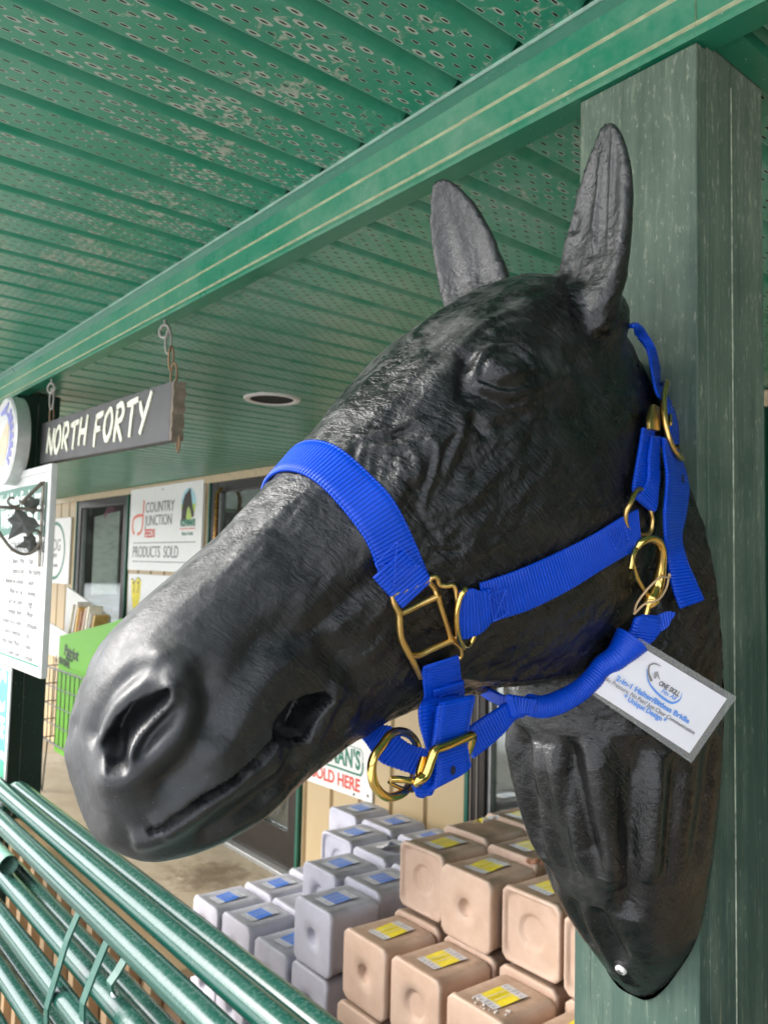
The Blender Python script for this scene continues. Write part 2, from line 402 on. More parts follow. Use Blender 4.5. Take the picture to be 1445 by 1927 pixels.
# ------------------------------------------------------------------ posts
def post_mat():
    t = NT('weathered_green_post'); tc = t.co(); x, y, z = t.sep(tc)
    st = t.map(tc, (1, 1, .06)); grain = t.noise(st, 160, 5, .7, .3); g2 = t.noise(st, 55, 4, .6); n = t.noise(tc, 7, 5, .65); sp = t.noise(tc, 150, 3, .6)
    c = t.mix(n, (.018, .044, .031), (.036, .070, .052))
    chalk = t.math('ADD', t.math('MULTIPLY', g2, .6), t.math('MULTIPLY', n, .5))
    chalk = t.math('ADD', chalk, t.rng(z, 1.3, 2.15, -.12, .26))
    c = t.mix(t.rng(chalk, .44, 1.0, 0, .62), c, (.25, .30, .22))
    vst = t.noise(t.map(tc, (1, 1, .10)), 240, 4, .65, .2)
    c = t.mix(t.math('MULTIPLY', t.rng(t.math('ADD', vst, t.math('MULTIPLY', chalk, .20)), .70, .84, 0, .26), 1.), c, (.34, .38, .27))
    c = t.mix(t.rng(t.noise(t.map(tc, (1, 1, .05)), 120, 4, .6, .4), .62, .74, 0, .40), c, (.020, .040, .030))
    c = t.mix(t.rng(t.math('ADD', t.noise(t.map(tc, (1, 1, .35)), 190, 4, .7), t.math('MULTIPLY', chalk, .22)), .72, .84, 0, .42), c, (.42, .43, .33))
    fl = t.math('MULTIPLY', t.rng(grain, .62, .68, 0, 1), t.math('MAXIMUM', t.rng(z, 1.22, 1.14, 0, 1), t.rng(n, .62, .72, 0, .5)))
    c = t.mix(fl, c, (.48, .42, .27))
    crack = t.rng(t.noise(t.map(tc, (1, 1, .03)), 90, 3, .5), .28, .33, 1, 0)
    c = t.mix(t.math('MULTIPLY', crack, .75), c, (.012, .02, .016))
    h = t.math('SUBTRACT', t.math('ADD', grain, t.math('MULTIPLY', g2, .5)), t.math('MULTIPLY', crack, 1.2))
    return t.out(c, t.rng(n, .3, .7, .55, .8), t.bump(h, .002, .6))
POST = post_mat()
px0, px1 = -.7535*S, -.558*S
def post(xa, xb, name, label, mat, rough=False):
    T = thing(name, label, 'post', ((xa+xb)/2, S, 0)); w = (xb-xa)/2
    zt = ZB-.003
    m = MB(); m.box((-w, 0, .0), (w, .018, zt), bev=.0015); m.build('face_board', mat, T)
    m = MB(); m.box((w-.018, .0185, .0), (w+.0005, .066, zt+.012), bev=.001); m.build('side_board', mat, T)
    m = MB(); m.box((w-.018, .0672, .0), (w, .135, zt+.014), bev=.001); m.build('side_board', mat, T)
    m = MB(); m.box((w-.004, .0664, .3), (w+.0012, .0669, zt-.02)); m.build('caulk_seam', plain('pale_caulk', (.34, .37, .28), .8, var=.5, scale=80), T)
    m = MB(); m.box((-w, .0185, .0), (-w+.018, .135, zt+.012), bev=.001); m.build('side_board', mat, T)
    m = MB(); m.box((-w+.019, .116, .0), (w-.019, .135, zt+.012)); m.build('back_board', mat, T)
    return T
post(px0, px1, 'porch_post', 'weathered green wooden porch post that carries the black horse head', POST)
DKG = green_paint('dark_green_paint', (.004, .026, .018), (.006, .036, .025), (.02, .06, .045), .3, .5)
post(-2.735-.139, -2.735, 'porch_post', 'dark green porch post behind the round sign and the weather sign', DKG)
mb = MB(); mb.box((px1+.0015, S+.032, ZF-.014), (px1+.03, WALL-.01, ZF-.001))
tag(mb.build('ceiling_trim_strip', FASD), 'narrow green trim strip crossing the porch ceiling from the post to the shop', 'trim strip')
# ------------------------------------------------------------------ shop front
TAN = None
def siding_mat():
    t = NT('tan_metal_siding'); tc = t.co(); oi = t.node('ShaderNodeObjectInfo'); n = t.noise(t.map(tc, (1, 1, .25)), 5, 5, .6); f = t.noise(tc, 40, 4)
    c = t.mix(n, (.42, .31, .17), (.50, .38, .22)); c = t.mix(t.rng(f, .6, .8, 0, .35), c, (.36, .28, .18))
    return t.out(c, .5, t.bump(n, .002, .2))
TAN = siding_mat()
BRONZE = plain('dark_bronze_frame', (.022, .017, .014), .35, .3, .2)
JAMB = green_paint('jamb_green', (.006, .085, .055), (.010, .11, .07), (.03, .13, .09), .3, .4)
WHITE = plain('white_sign_board', (.74, .72, .69), .4, var=.03)
ALU = plain('grey_aluminium', (.36, .36, .35), .4, .6, .1)
def glass_mat():
    t = NT('window_glass'); m = t.m; n, l = t.n, t.l
    tr = n.new('ShaderNodeBsdfTransparent'); tr.inputs[0].default_value = (.86, .9, .88, 1)
    gl = n.new('ShaderNodeBsdfGlossy'); gl.inputs['Roughness'].default_value = .02
    fr = n.new('ShaderNodeFresnel'); fr.inputs[0].default_value = 1.52
    mx = n.new('ShaderNodeMixShader'); ad = n.new('ShaderNodeMath'); ad.operation = 'MULTIPLY_ADD'; ad.inputs[1].default_value = .38; ad.inputs[2].default_value = .02
    l.new(fr.outputs[0], ad.inputs[0]); l.new(ad.outputs[0], mx.inputs[0]); l.new(tr.outputs[0], mx.inputs[1]); l.new(gl.outputs[0], mx.inputs[2])
    l.new(mx.outputs[0], n['Material Output'].inputs[0]); return m
GLASS = glass_mat()
wall = thing('shop_wall', 'long tan ribbed metal shop wall behind the stacked blocks', 'wall', (0, WALL, 0))
def siding(x0, x1, z0, z1):
    pitch = .2213; off = -3.186
    xs_ = [x0]; k = math.ceil((x0-off)/pitch)
    pts = [(x0, 0.)]
    while off+k*pitch < x1-.02:
        c = off+k*pitch
        if c > x0+.02: pts += [(c-.018, 0.), (c-.010, .014), (c+.004, .014), (c+.016, 0.)]
        k += 1
    pts.append((x1, 0.))
    m = MB(); n = len(pts)
    vs_ = [(a, b, z0) for a, b in pts]+[(a, b, z1) for a, b in pts]+[(a, .05, z0) for a, b in pts]+[(a, .05, z1) for a, b in pts]
    fs_ = [(i, i+1, n+i+1, n+i) for i in range(n-1)]+[(2*n+i, 3*n+i, 3*n+i+1, 2*n+i+1) for i in range(n-1)]
    fs_ += [(0, n, 3*n, 2*n), (n-1, 3*n-1, 4*n-1, 2*n-1)]
    m.add(vs_, fs_); return m.build('siding_panel', TAN, wall, fix=False)
ZT = ZF-.012
for a, b in ((-12, -6.955), (-5.805, -4.55), (-3.435, -2.295), (-1.08, -.55), (.45, 1.6)): siding(a, b, .0, ZT)
for a, b in ((-6.955, -5.805), (-4.55, -3.435), (-2.295, -1.08), (-.55, .45)): siding(a, b, 2.105, ZT)
mb = MB(); mb.box((-12, -.022, ZF-.05), (2.4, -.003, ZF-.002), bev=.003); mb.build('top_trim', plain('tan_trim', (.46, .36, .22), .45), wall)
# added unseen teal boarded wall, cuts the light from the right
TEAL = plain('teal_boards', (.006, .075, .058), .45, var=.2)
ew = thing('added_shade_wall', 'added teal green boarded wall, unseen, shading the near end of the porch', 'wall', (1.62, 0, 0))
for k in range(10):
    m = MB(); m.box((0, .86+.148*k, .0), (.03, .86+.148*k+.144, ZF-.02), bev=.003); m.build('board', TEAL, ew)
# --- inside of the shop
INT = plain('interior_wall_paint', (.36, .31, .24), .8); 
mb = MB(); mb.box((-12, 4.6, 0), (2.4, 4.7, 2.6)); mb.box((-12, WALL+.06, 2.45), (2.4, 4.7, 2.55)); mb.box((-12.1, WALL+.05, 0), (-12, 4.7, 2.6)); mb.box((2.4, WALL+.05, 0), (2.5, 4.7, 2.6))
tag(mb.build('interior_walls', INT), kind='structure')
def door(x0, x1, label, rail=.0, mull=None, kick=.16):
    D = thing('shop_door', label, 'door', ((x0+x1)/2, WALL, 0)); w = (x1-x0)/2; zt = 2.10
    m = MB()
    m.box((-w+.022, -.012, .03), (-w+.105, .05, zt-.003), bev=.004); m.box((w-.105, -.012, .03), (w-.022, .05, zt-.003), bev=.004)
    m.box((-w+.1055, -.010, zt-.075), (w-.1055, .05, zt-.003)); m.box((-w+.1055, -.010, .03), (w-.1055, .05, kick)); m.build('door_frame', BRONZE, D)
    for sx in (-1, 1):
        m = MB(); a, b = sorted((sx*(w-.0215), sx*w)); m.box((a, -.020, .0), (b, .049, zt), bev=.002); m.build('jamb_trim', JAMB, D)
        m = MB(); a, b = sorted((sx*(w-.106), sx*(w-.122))); m.box((a, .001, kick+.01), (b, .035, zt-.08)); m.build('stile_edge', ALU if sx < 0 else BRONZE, D)
    m = MB(); m.box((-w+.107, .015, kick+.002), (w-.107, .019, zt-.078)); m.build('glass_pane', GLASS, D)
    m = MB(); m.box((-w+.02, -.05, .001), (w-.02, .06, .028), bev=.004); m.build('sill', ALU, D)
    if mull is not None:
        m = MB(); m.box((mull-.012, -.004, kick), (mull+.012, .04, zt-.08)); m.build('mullion', BRONZE, D)
    return D
dL = door(-6.945, -5.815, 'dark framed glass shop door left of the large white feed sign')
dM = door(-4.54, -3.445, 'dark framed glass shop door half hidden behind the horse nose', kick=.22)
m = MB(); m.tube([(-.36, -.03, 1.0), (-.36, -.06, 1.05), (-.36, -.06, 2.0), (-.36, -.03, 2.04)], .012, 10); m.build('door_pull', plain('copper_pull', (.45, .22, .07), .25, 1.), dM, True)
dR = door(-2.285, -1.09, 'dark framed glass shop door behind the tan blocks')
for i in range(2):
    m = MB(); xx = -.5+.035*i-.07; m.box((xx, -.016, .1), (xx+.007, -.0125, 2.0)); m.build('door_seal', plain('worn_seal', (.16, .13, .11), .5), dR)
D = thing('green_panel_door', 'teal green shop door just right of the weathered post', 'door', (-.05, WALL, 0))
m = MB(); m.box((-.495, .0, .02), (.495, .05, 2.09), bev=.004); m.box((-.38, -.012, 1.1), (.38, .004, 1.95), bev=.006); m.box((-.38, -.012, .2), (.38, .004, .95), bev=.006); m.build('door_leaf', plain('teal_door', (.005, .10, .075), .4), D)
m = MB(); m.lathe([(0, -.07), (.025, -.065), (.03, -.05), (.02, -.03), (.012, -.015), (.012, .0)], 16, 0, 'y', (.40, 0, 1.02)); m.build('door_handle', plain('brass_knob', (.6, .42, .15), .25, 1.), D, True)
# things behind the left door's glass
PINK = plain('faded_pink', (.55, .18, .28), .7); 
def flat_sheet(name, x0, x1, z0, z1, y, mat, label, cat, dz=0.):
    m = MB(); m.prism([(x0, z0), (x1, z0+dz), (x1, z1+dz), (x0, z1)], y, y+.003, 0, 'y'); o = m.build(name, mat); return tag(o, label, cat)
def poster_mat():
    t = NT('faded_poster'); tc = t.co(); n = t.noise(t.map(tc, (3., 1, 22)), 2.2, 3, .5); s = t.noise(tc, 5., 3)
    c = t.mix(t.rng(n, .48, .62, 0, .55), (.62, .60, .56), (.40, .40, .38)); c = t.mix(t.rng(s, .60, .68, 0, .6), c, (.62, .32, .36)); return t.out(c, .6)
flat_sheet('poster', -6.72, -6.17, 1.30, 1.95, WALL+.06, poster_mat(), 'large faded white poster taped inside the left door glass', 'poster', .03)
m = MB(); m.lathe([(0, 0), (.05, .01), (.095, .08), (.105, .16), (.085, .22), (.04, .26), (.012, .29), (0, .29)], 20, 0, 'z', (-6.48, WALL+.16, 1.80)); o = m.build('paper_lantern', PINK, None, True); tag(o, 'pink paper lantern hanging behind the left door glass', 'lantern')
def rack(name, x0, x1, z0, z1, y, label):
    T = thing(name, label, 'display rack', ((x0+x1)/2, y, 0)); w = (x1-x0)/2; m = MB()
    for i in range(5): m.tube([(-w+2*w*i/4, 0, z0), (-w+2*w*i/4, 0, z1)], .006, 6)
    for i in range(9): m.tube([(-w, .012, z0+(z1-z0)*i/8), (w, .012, z0+(z1-z0)*i/8)], .005, 6)
    m.tube([(-w, 0, z1), (-w, 0, .0)], .008, 6); m.tube([(w, 0, z1), (w, 0, .0)], .008, 6)
    m.build('wire_grid', plain('white_wire', (.6, .6, .58), .4, .2), T); return T
R_ = rack('display_rack', -6.16, -5.98, .9, 1.98, WALL+.20, 'white wire display rack standing inside the left door glass')
packs = [plain('pack_blue', (.05, .16, .32), .5), plain('pack_red', (.45, .06, .05), .5), plain('pack_dark', (.05, .04, .05), .5), plain('pack_orange', (.5, .2, .04), .5), plain('pack_pale', (.5, .55, .5), .5)]
for i, (dx, z, k, lb) in enumerate(((-.05, 1.80, 3, 'orange packet hanging high on the wire rack behind glass'), (.05, 1.70, 2, 'dark packet hanging under the orange packet on the wire rack'), (-.04, 1.58, 2, 'dark packet at the middle of the wire rack behind glass'), (.05, 1.45, 4, 'pale packet on the wire rack behind glass'), (-.02, 1.30, 0, 'blue packet low on the wire rack behind glass'), (-.14, 1.19, 1, 'red packet at the foot of the wire rack behind glass'))):
    m = MB(); m.box((-.06, -.03, 0), (.06, .0, .11), bev=.006); m.box((-.012, -.012, .11), (.012, -.008, .135)); tag(m.build('packet', packs[k], None, False, (-6.07+dx, WALL+.175, z)), lb, 'packet', 'packets on the wire rack')
def carton(name, x0, x1, y0, y1, z0, z1, mat, mat2, label, cat):
    T = thing(name, label, cat, ((x0+x1)/2, (y0+y1)/2, z0)); w, d, h = (x1-x0)/2, (y1-y0)/2, z1-z0
    m = MB(); m.box((-w, -d, 0), (w, d, h-.04), bev=.008); m.build('body', mat, T)
    m = MB(); m.box((-w-.012, -d-.012, h-.0395), (w+.012, d+.012, h), bev=.006); m.build('lid', mat2, T); return T
carton('storage_tote', -6.75, -6.25, WALL+.35, WALL+.75, .0, 1.05, plain('kraft', (.34, .23, .12), .7), plain('kraft_lid', (.38, .27, .15), .7), 'brown carton standing inside the left shop door', 'carton')
carton('storage_tote', -2.02, -1.30, WALL+.16, WALL+.60, .0, .93, plain('pale_tote', (.50, .56, .50), .4), plain('cream_lid', (.62, .47, .24), .5), 'pale green chest with cream lid behind the right door glass', 'chest')
sh = thing('store_shelf', 'wooden shelf of dim goods deep inside the shop', 'shelf', (-1.9, 3.6, 0))
m = MB()
for z in (.5, 1.0, 1.45, 1.9): m.box((-.9, -.2, z), (.9, .2, z+.03))
m.box((-.94, -.2, 0), (-.9005, .2, 2.1)); m.box((.9005, -.2, 0), (.94, .2, 2.1)); m.build('boards', plain('shelf_wood', (.42, .30, .17), .6), sh)
for i, (xx, z, w, h, c) in enumerate(((-.6, 1.031, .2, .28, (.5, .42, .3)), (-.2, 1.031, .16, .2, (.42, .2, .1)), (.25, 1.031, .25, .3, (.52, .5, .45)), (-.5, 1.481, .22, .25, (.5, .36, .25)), (.1, 1.481, .2, .3, (.3, .33, .3)), (-.4, .531, .3, .3, (.4, .42, .4)))):
    m = MB(); m.box((-w, -.12, 0), (w, .12, h), bev=.01); m.box((-w*.7, -.124, h*.3), (w*.7, -.121, h*.7)); o = m.build('goods_box', plain('goods', c, .6), None, False, (-1.9+xx, 3.6, z))
    tag(o, ('cream', 'rusty red', 'off white', 'tan', 'grey green', 'grey')[i]+' box of goods on the shelf inside the shop', 'box')
# ------------------------------------------------------------------ signs
INK = plain('grey_print', (.16, .155, .15), .5, var=.05); RED = plain('red_print', (.62, .055, .03), .5, var=.05); GRN = plain('green_print', (.015, .17, .10), .5, var=.05)
BLK = plain('black_print', (.02, .02, .02), .5); YEL = plain('yellow_print', (.72, .58, .02), .5); BLU = plain('blue_print', (.06, .16, .62), .5)
R90 = (math.pi/2, 0, 0)
def board(T, x0, x1, z0, z1, th, mat=WHITE, bev=.002, name='panel'):
    m = MB(); m.box((x0, 0, z0), (x1, th, z1), bev=bev); return m.build(name, mat, T)
def stroke2(m, pts, w, y=-.0012, mi=0, closed=False, th=.001, wob=None):
    """flat brush stroke in the x-z plane, facing -y"""
    P = np.array([(a, b) for a, b in pts], float)
    if len(P) > 2: P = catmull(P, 6, closed)
    k = len(P); n = k if closed else k
    vs_ = []; 
    for i in range(k):
        a = P[(i-1) % k] if (closed or i > 0) else P[i]; b = P[(i+1) % k] if (closed or i < k-1) else P[i]
        t = b-a; t = t/(np.linalg.norm(t)+1e-9); nn = np.array([-t[1], t[0]]); ww = (w if not hasattr(w, '__len__') else np.interp(i/(k-1), np.linspace(0, 1, len(w)), w))*.5
        for s_ in (1, -1): vs_.append((P[i][0]+nn[0]*ww*s_, y, P[i][1]+nn[1]*ww*s_))
    fs_ = [(2*i, 2*i+1, 2*((i+1) % k)+1, 2*((i+1) % k)) for i in range(k if closed else k-1)]
    b = len(vs_); vs2 = [(x_, y+th, z_) for x_, _, z_ in vs_]
    m.add(vs_+vs2, fs_+[tuple(b+j for j in f[::-1]) for f in fs_], mi)
HORSE2D = [(-.5,-.5),(-.48,-.1),(-.40,.2),(-.25,.40),(-.05,.50),(.02,.62),(.08,.50),(.14,.62),(.18,.44),(.25,.2),(.34,-.05),(.46,-.28),(.44,-.38),(.34,-.42),(.26,-.34),(.18,-.16),(.04,-.02),(-.06,-.10),(-.12,-.3),(-.14,-.5)]
# --- the big feed sign
cj = thing('feed_sign', 'large white sign with grey lettering and an orange bent line emblem above the horse nose', 'sign', (0, WALL-.025, 0))
board(cj, -5.755, -4.60, 1.525, 2.112, .02)
m = MB(); stroke2(m, [(-5.507, 2.025), (-5.509, 1.93)], .022)
m.build('emblem_stem', plain('orange_red', (.70, .16, .09), .5), cj)
m = MB(); stroke2(m, [(-5.525, 1.918), (-5.62, 1.915), (-5.68, 1.895), (-5.695, 1.85), (-5.685, 1.805), (-5.655, 1.785)], .022); stroke2(m, [(-5.605, 1.782), (-5.55, 1.795), (-5.52, 1.835), (-5.512, 1.925)], .022)
m.build('emblem_loop', plain('orange_red_2', (.70, .16, .09), .5), cj)
tx = [text_obj('t', 'COUNTRY', .105, INK, cj, (-5.475, -.0010, 1.965), R90, 'LEFT', .0008, .93), text_obj('t', 'JUNCTION', .105, INK, cj, (-5.475, -.0010, 1.872), R90, 'LEFT', .0008, .86),
      text_obj('t', 'FEEDS', .082, RED, cj, (-5.475, -.0010, 1.783), R90, 'LEFT', .0008, .8, 0, .002), text_obj('t', 'PRODUCTS  SOLD', .115, INK, cj, (-5.675, -.0010, 1.652), R90, 'LEFT', .0008, .80)]
join_text(tx, 'lettering')
m = MB(); 
for z in (1.720, 1.588): m.box((-5.67, -.0012, z-.003), (-4.68, .0004, z+.003))
m.build('rule_lines', INK, cj)
def disc(m, cx_, cz, r, y, mi=0, a0=0, a1=360, n=32, sz=1.):
    pts = [(cx_+r*math.cos(math.radians(a0+(a1-a0)*i/n)), cz+sz*r*math.sin(math.radians(a0+(a1-a0)*i/n))) for i in range(n+(0 if a1-a0 >= 360 else 1))]
    m.prism(pts, y, y+.0006, mi, 'y')
m = MB(); disc(m, -4.80, 1.965, .105, -.0008, 0, 0, 180); disc(m, -4.80, 1.965, .105, -.0008, 1, 180, 360); m.prism([(-4.80+.19*a, 1.955+.19*b) for a, b in HORSE2D], -.0016, -.0010, 2, 'y')
m.build('horse_emblem', [plain('sky_print', (.35, .60, .66), .5), plain('grass_print', (.42, .56, .12), .5), plain('brown_print', (.030, .018, .014), .5)], cj)
tx = [text_obj('t', "HOFFMAN'S", .060, GRN, cj, (-4.80, -.0010, 1.842), R90, 'CENTER', .0008, .66, 0, .003), text_obj('t', 'Horse Feeds', .035, GRN, cj, (-4.80, -.0010, 1.775), R90, 'CENTER', .0006, .9)]
join_text(tx, 'emblem_lettering'); m = MB(); m.box((-4.91, -.0012, 1.804), (-4.69, .0004, 1.810)); m.build('emblem_rule', RED, cj)
for px_ in (-5.2,): m = MB(); m.lathe([(0, -.003), (.006, -.002), (.006, 0)], 10, 0, 'y', (px_, 0, 2.085)); m.build('screw', BLK, cj)
# --- yellow emblem sign below it
ys = thing('yellow_shield_sign', 'white sign with a yellow shield emblem directly below the large feed sign', 'sign', (0, WALL-.02, 0))
board(ys, -5.745, -5.0, .95, 1.498, .015)
m = MB(); m.prism([(-5.69,1.452),(-5.655,1.462),(-5.62,1.44),(-5.585,1.468),(-5.55,1.472),(-5.51,1.45),(-5.52,1.33),(-5.56,1.25),(-5.60,1.21),(-5.65,1.27),(-5.675,1.36)], -.001, 0, 0, 'y'); stroke2(m, [(-5.66, 1.43), (-5.63, 1.43), (-5.635, 1.36)], .010, -.0018, 1); stroke2(m, [(-5.58, 1.43), (-5.55, 1.44), (-5.56, 1.36)], .010, -.0018, 1)
stroke2(m, [(-5.69,1.452),(-5.655,1.462),(-5.62,1.44),(-5.585,1.468),(-5.55,1.472),(-5.51,1.45)], .006, -.0018, 1); m.build('shield_emblem', [YEL, BLK], ys)
# --- oval dog sign
dg = thing('oval_ring_sign', 'white sign with a green oval ring and letters beside the dark green post', 'sign', (0, WALL-.02, 0))
board(dg, -7.72, -7.06, 1.375, 1.955, .015)
m = MB(); c_ = [(-7.46+.27*math.cos(a), 1.665+.245*math.sin(a)) for a in np.linspace(0, 2*math.pi, 24, endpoint=False)]; stroke2(m, c_, .03, closed=True); m.build('oval_ring', GRN, dg)
tx = [text_obj('t', 'DOG', .15, INK, dg, (-7.46, -.001, 1.71), R90, 'CENTER', .0006, .95), text_obj('t', 'FOOD', .05, INK, dg, (-7.46, -.001, 1.62), R90), text_obj('t', 'SOLD HERE', .04, INK, dg, (-7.46, -.001, 1.53), R90)]
join_text(tx, 'lettering')
# --- "sold here" sign
hs = thing('sold_here_sign', 'white SOLD HERE sign in red letters on the tan siding under the horse chin', 'sign', (-3.149, WALL-.012, .5)); hs.rotation_euler = (0, math.radians(-1.0), 0)
board(hs, -.283, .283, .022, .62, .01)
m = MB(); rr = [(-.27, .225), (-.27, .155), (-.25, .133), (.19, .130), (.213, .152), (.214, .225), (.192, .247), (-.25, .250)]
m2 = MB(); stroke2(m2, [(-.27,.16),(-.262,.142),(-.24,.133),(0,.132),(.18,.130),(.203,.137),(.213,.158),(.214,.19)], .010); stroke2(m2, [(.214,.19),(.212,.226),(.20,.243),(.17,.248),(0,.250),(-.24,.251),(-.262,.243),(-.27,.22)], .0035); m2.build('pill_outline', GRN, hs)
tx = [text_obj('t', "HOFFMAN'S", .118, GRN, hs, (-.028, -.001, .190), R90, 'CENTER', .0006, .68, 0, .0035, 1.05)]; join_text(tx, 'brand_lettering')
tx = [text_obj('t', 'SOLD HERE', .082, RED, hs, (.002, -.001, .078), R90, 'CENTER', .0006, .92, 0, .0018)]; join_text(tx, 'red_lettering')
m = MB(); m.prism([(.06, .27), (.10, .27), (.11, .44), (.05, .46)], -.001, 0, 0, 'y'); m.prism([(.12, .27), (.14, .27), (.15, .44), (.125, .44)], -.001, 0, 1, 'y'); m.build('printed_picture', [plain('print_grey', (.35, .36, .35), .5), plain('print_pale_green', (.40, .52, .42), .5)], hs)
for sx_, sz_ in ((.253, .05), (-.266, .045), (.15, .035)): m = MB(); m.lathe([(0, -.003), (.006, -.002), (.007, 0)], 10, 0, 'y', (sx_, 0, sz_)); m.build('screw', BLK, hs)
# --- recessed ceiling lamp
q = atZ(512, 750, ZF); dl = thing('recessed_light', 'round recessed ceiling light with a white ring, unlit', 'ceiling light', tuple(q))
r1 = .5*np.linalg.norm(atZ(461, 745, ZF)-atZ(563, 757, ZF))
m = MB(); m.lathe([(r1*.74, .004), (r1*.80, -.006), (r1*.97, -.006), (r1, -.001), (r1, .002)], 40); m.build('trim_ring', plain('white_ring', (.72, .68, .66), .4, var=.03), dl, True)
m = MB(); m.lathe([(r1*.76, -.0035), (r1*.72, -.0020), (r1*.55, -.0012), (0, -.0010)], 40); m.build('baffle', plain('black_baffle', (.002, .002, .002), .9), dl, True)
# ------------------------------------------------------------------ left post: signs and bracket
YS = S-.014
ws = thing('weather_sign', 'white framed weather rock sign with a green heading on the dark green post', 'sign', (0, YS, 0))
xr_ = atY(100.7, 900, YS)[0]; zt_, zb_ = atY(100.7, 872, YS)[2], atY(79.9, 1277, YS)[2]; xl_ = xr_-.60
board(ws, xl_+.004, xr_-.004, zb_+.004, zt_-.004, .010, plain('sign_white', (.64, .64, .61), .35, var=.02))
m = MB(); fw = .026
for a, b in (((xl_, -.006, zb_), (xl_+fw, .012, zt_)), ((xr_-fw, -.006, zb_), (xr_, .012, zt_)), ((xl_+fw+.0004, -.006, zt_-fw*.8), (xr_-fw-.0004, .0105, zt_)), ((xl_+fw+.0004, -.006, zb_), (xr_-fw-.0004, .0105, zb_+fw*.8))): m.box(a, b, bev=.002)
m.build('frame', plain('white_frame', (.58, .58, .55), .4, var=.05), ws)
m = MB(); m.box((xl_+fw+.001, -.001, zt_-.165), (xr_-fw-.012, .0002, zt_-.048)); m.prism([(xl_+fw+.001, zt_-.1655), (xr_-fw-.012, zt_-.1655), (xr_-fw-.012, zt_-.205), (xr_-fw-.16, zt_-.190), (xl_+fw+.16, zt_-.190), (xl_+fw+.001, zt_-.205)], -.001, .0002, 0, 'y'); GB_ = m; m.build('green_band', plain('dull_green_print', (.045, .16, .115), .5, var=.06), ws)
m = MB(); m.box((xl_+fw+.003, -.0012, zb_+fw*.8+.004), (xr_-fw-.003, .0001, zb_+fw*.8+.010)); m.build('foot_rule', GRN, ws)
cxs = (xl_+xr_)/2; WPR = plain('white_print', (.8, .8, .78), .5)
tx = [text_obj('t', 'North Forty Feed & Farm', .066, WPR, ws, (cxs, -.0014, zt_-.088), R90, 'CENTER', .0004, .68, 0, .0016), text_obj('t', 'WEATHER ROCK', .075, WPR, ws, (cxs+.02, -.0014, zt_-.145), R90, 'CENTER', .0004, .78, 0, .003), ]
join_text(tx, 'heading')
GRY = plain('pale_grey_print', (.20, .20, .20), .5)
tx = [text_obj('t', 'CONDITION', .046, GRY, ws, (cxs+.02, -.0012, zt_-.232), R90, 'CENTER', .0004, .8), text_obj('t', 'FORECAST', .046, GRY, ws, (cxs+.195, -.0012, zt_-.232), R90, 'CENTER', .0004, .8)]
for i, (a, b) in enumerate((('Stone is Wet', 'Rain'), ('Stone is Dry', 'Not Raining'), ('Shadow on Ground', 'Sunny'), ('White on Top', 'Snowing'), ("Can't See Stone", 'Foggy'), ('Swinging Stone', 'Windy'), ('Jumping Up & Down', 'Earthquake'), ('Stone is Bouncing', 'Hail'), ('Stone Under Water', 'Flood'), ('Stone Gone', 'Tornado'))):
    z_ = zt_-.272-i*.0305; tx += [text_obj('t', a, .027, GRY, ws, (cxs+.075, -.0012, z_), R90, 'RIGHT', .0003, .9), text_obj('t', b, .027, GRY, ws, (cxs+.12, -.0012, z_), R90, 'LEFT', .0003, .9)]
join_text(tx, 'small_print')
# round sign
rq = atY(8, 829, S-.055); rad = atY(10, 748, S-.055)[2]-rq[2]
rs = thing('round_sign', 'round white metal rimmed sign with blue lettering at the top of the dark green post', 'sign', tuple(rq))
m = MB(); m.lathe([(0, 0), (rad*.97, 0), (rad, .002), (rad, .040), (rad*.985, .042), (0, .042)], 48, 0, 'y'); m.build('drum', plain('galvanised_rim', (.50, .50, .48), .35, .4, .1), rs, True)
m = MB(); m.lathe([(0, -.002), (rad*.94, -.002), (rad*.95, -.0005)], 48, 0, 'y'); m.build('face', plain('round_face', (.66, .64, .62), .4, var=.03), rs)
m = MB(); stroke2(m, [(.62*rad*math.cos(a), .62*rad*math.sin(a)) for a in np.linspace(-.9, 1.3, 12)], [.008, .018, .012, .018, .006], -.004)
for a in np.linspace(-.8, .8, 7): stroke2(m, [(rad*.70*math.cos(a), rad*.70*math.sin(a)), (rad*.84*math.cos(a+.06), rad*.84*math.sin(a+.06))], .018, -.004)
stroke2(m, [(-.25*rad, .62*rad), (.1*rad, .68*rad), (.35*rad, .82*rad)], [.012, .022, .006], -.004); m.build('blue_print', plain('violet_blue_print', (.26, .26, .60), .5), rs)
m = MB(); m.prism([(a*rad, b*rad) for a, b in ((.10, -.6), (.40, -.2), (.48, .25), (.30, .40), (.0, .2), (-.3, .0), (-.25, -.5))], -.0035, -.0025, 0, 'y'); m.build('yellow_print', plain('warm_peach_print', (.66, .53, .36), .5), rs)
# green sign under it
gs = thing('green_sign', 'bright green sign with white letters and border at the foot of the post', 'sign', (0, S-.008, 0))
gx = atY(21, 1260, S-.008)[0]; gz1, gz0 = atY(21, 1257, S-.008)[2], atY(9, 1440, S-.008)[2]
board(gs, gx-.45, gx, gz0-.12, gz1, .006, plain('border_white', (.78, .80, .77), .4, var=.02))
m = MB(); m.box((gx-.435, -.001, gz0+.035), (gx-.016, .0002, gz1-.012), bev=.0004); m.box((gx-.435, -.001, gz0-.10), (gx-.016, .0002, gz0+.012)); m.build('green_field', plain('bright_green_print', (.06, .50, .28), .4, var=.06), gs)
tx = [text_obj('t', 'REC', .17, WPR, gs, (gx-.035, -.0016, gz1-.085), R90, 'RIGHT', .0004, .8, 0, .004), text_obj('t', 'STATE', .085, WPR, gs, (gx-.03, -.0016, gz1-.19), R90, 'RIGHT', .0004, .8, 0, .003)]; join_text(tx, 'lettering')
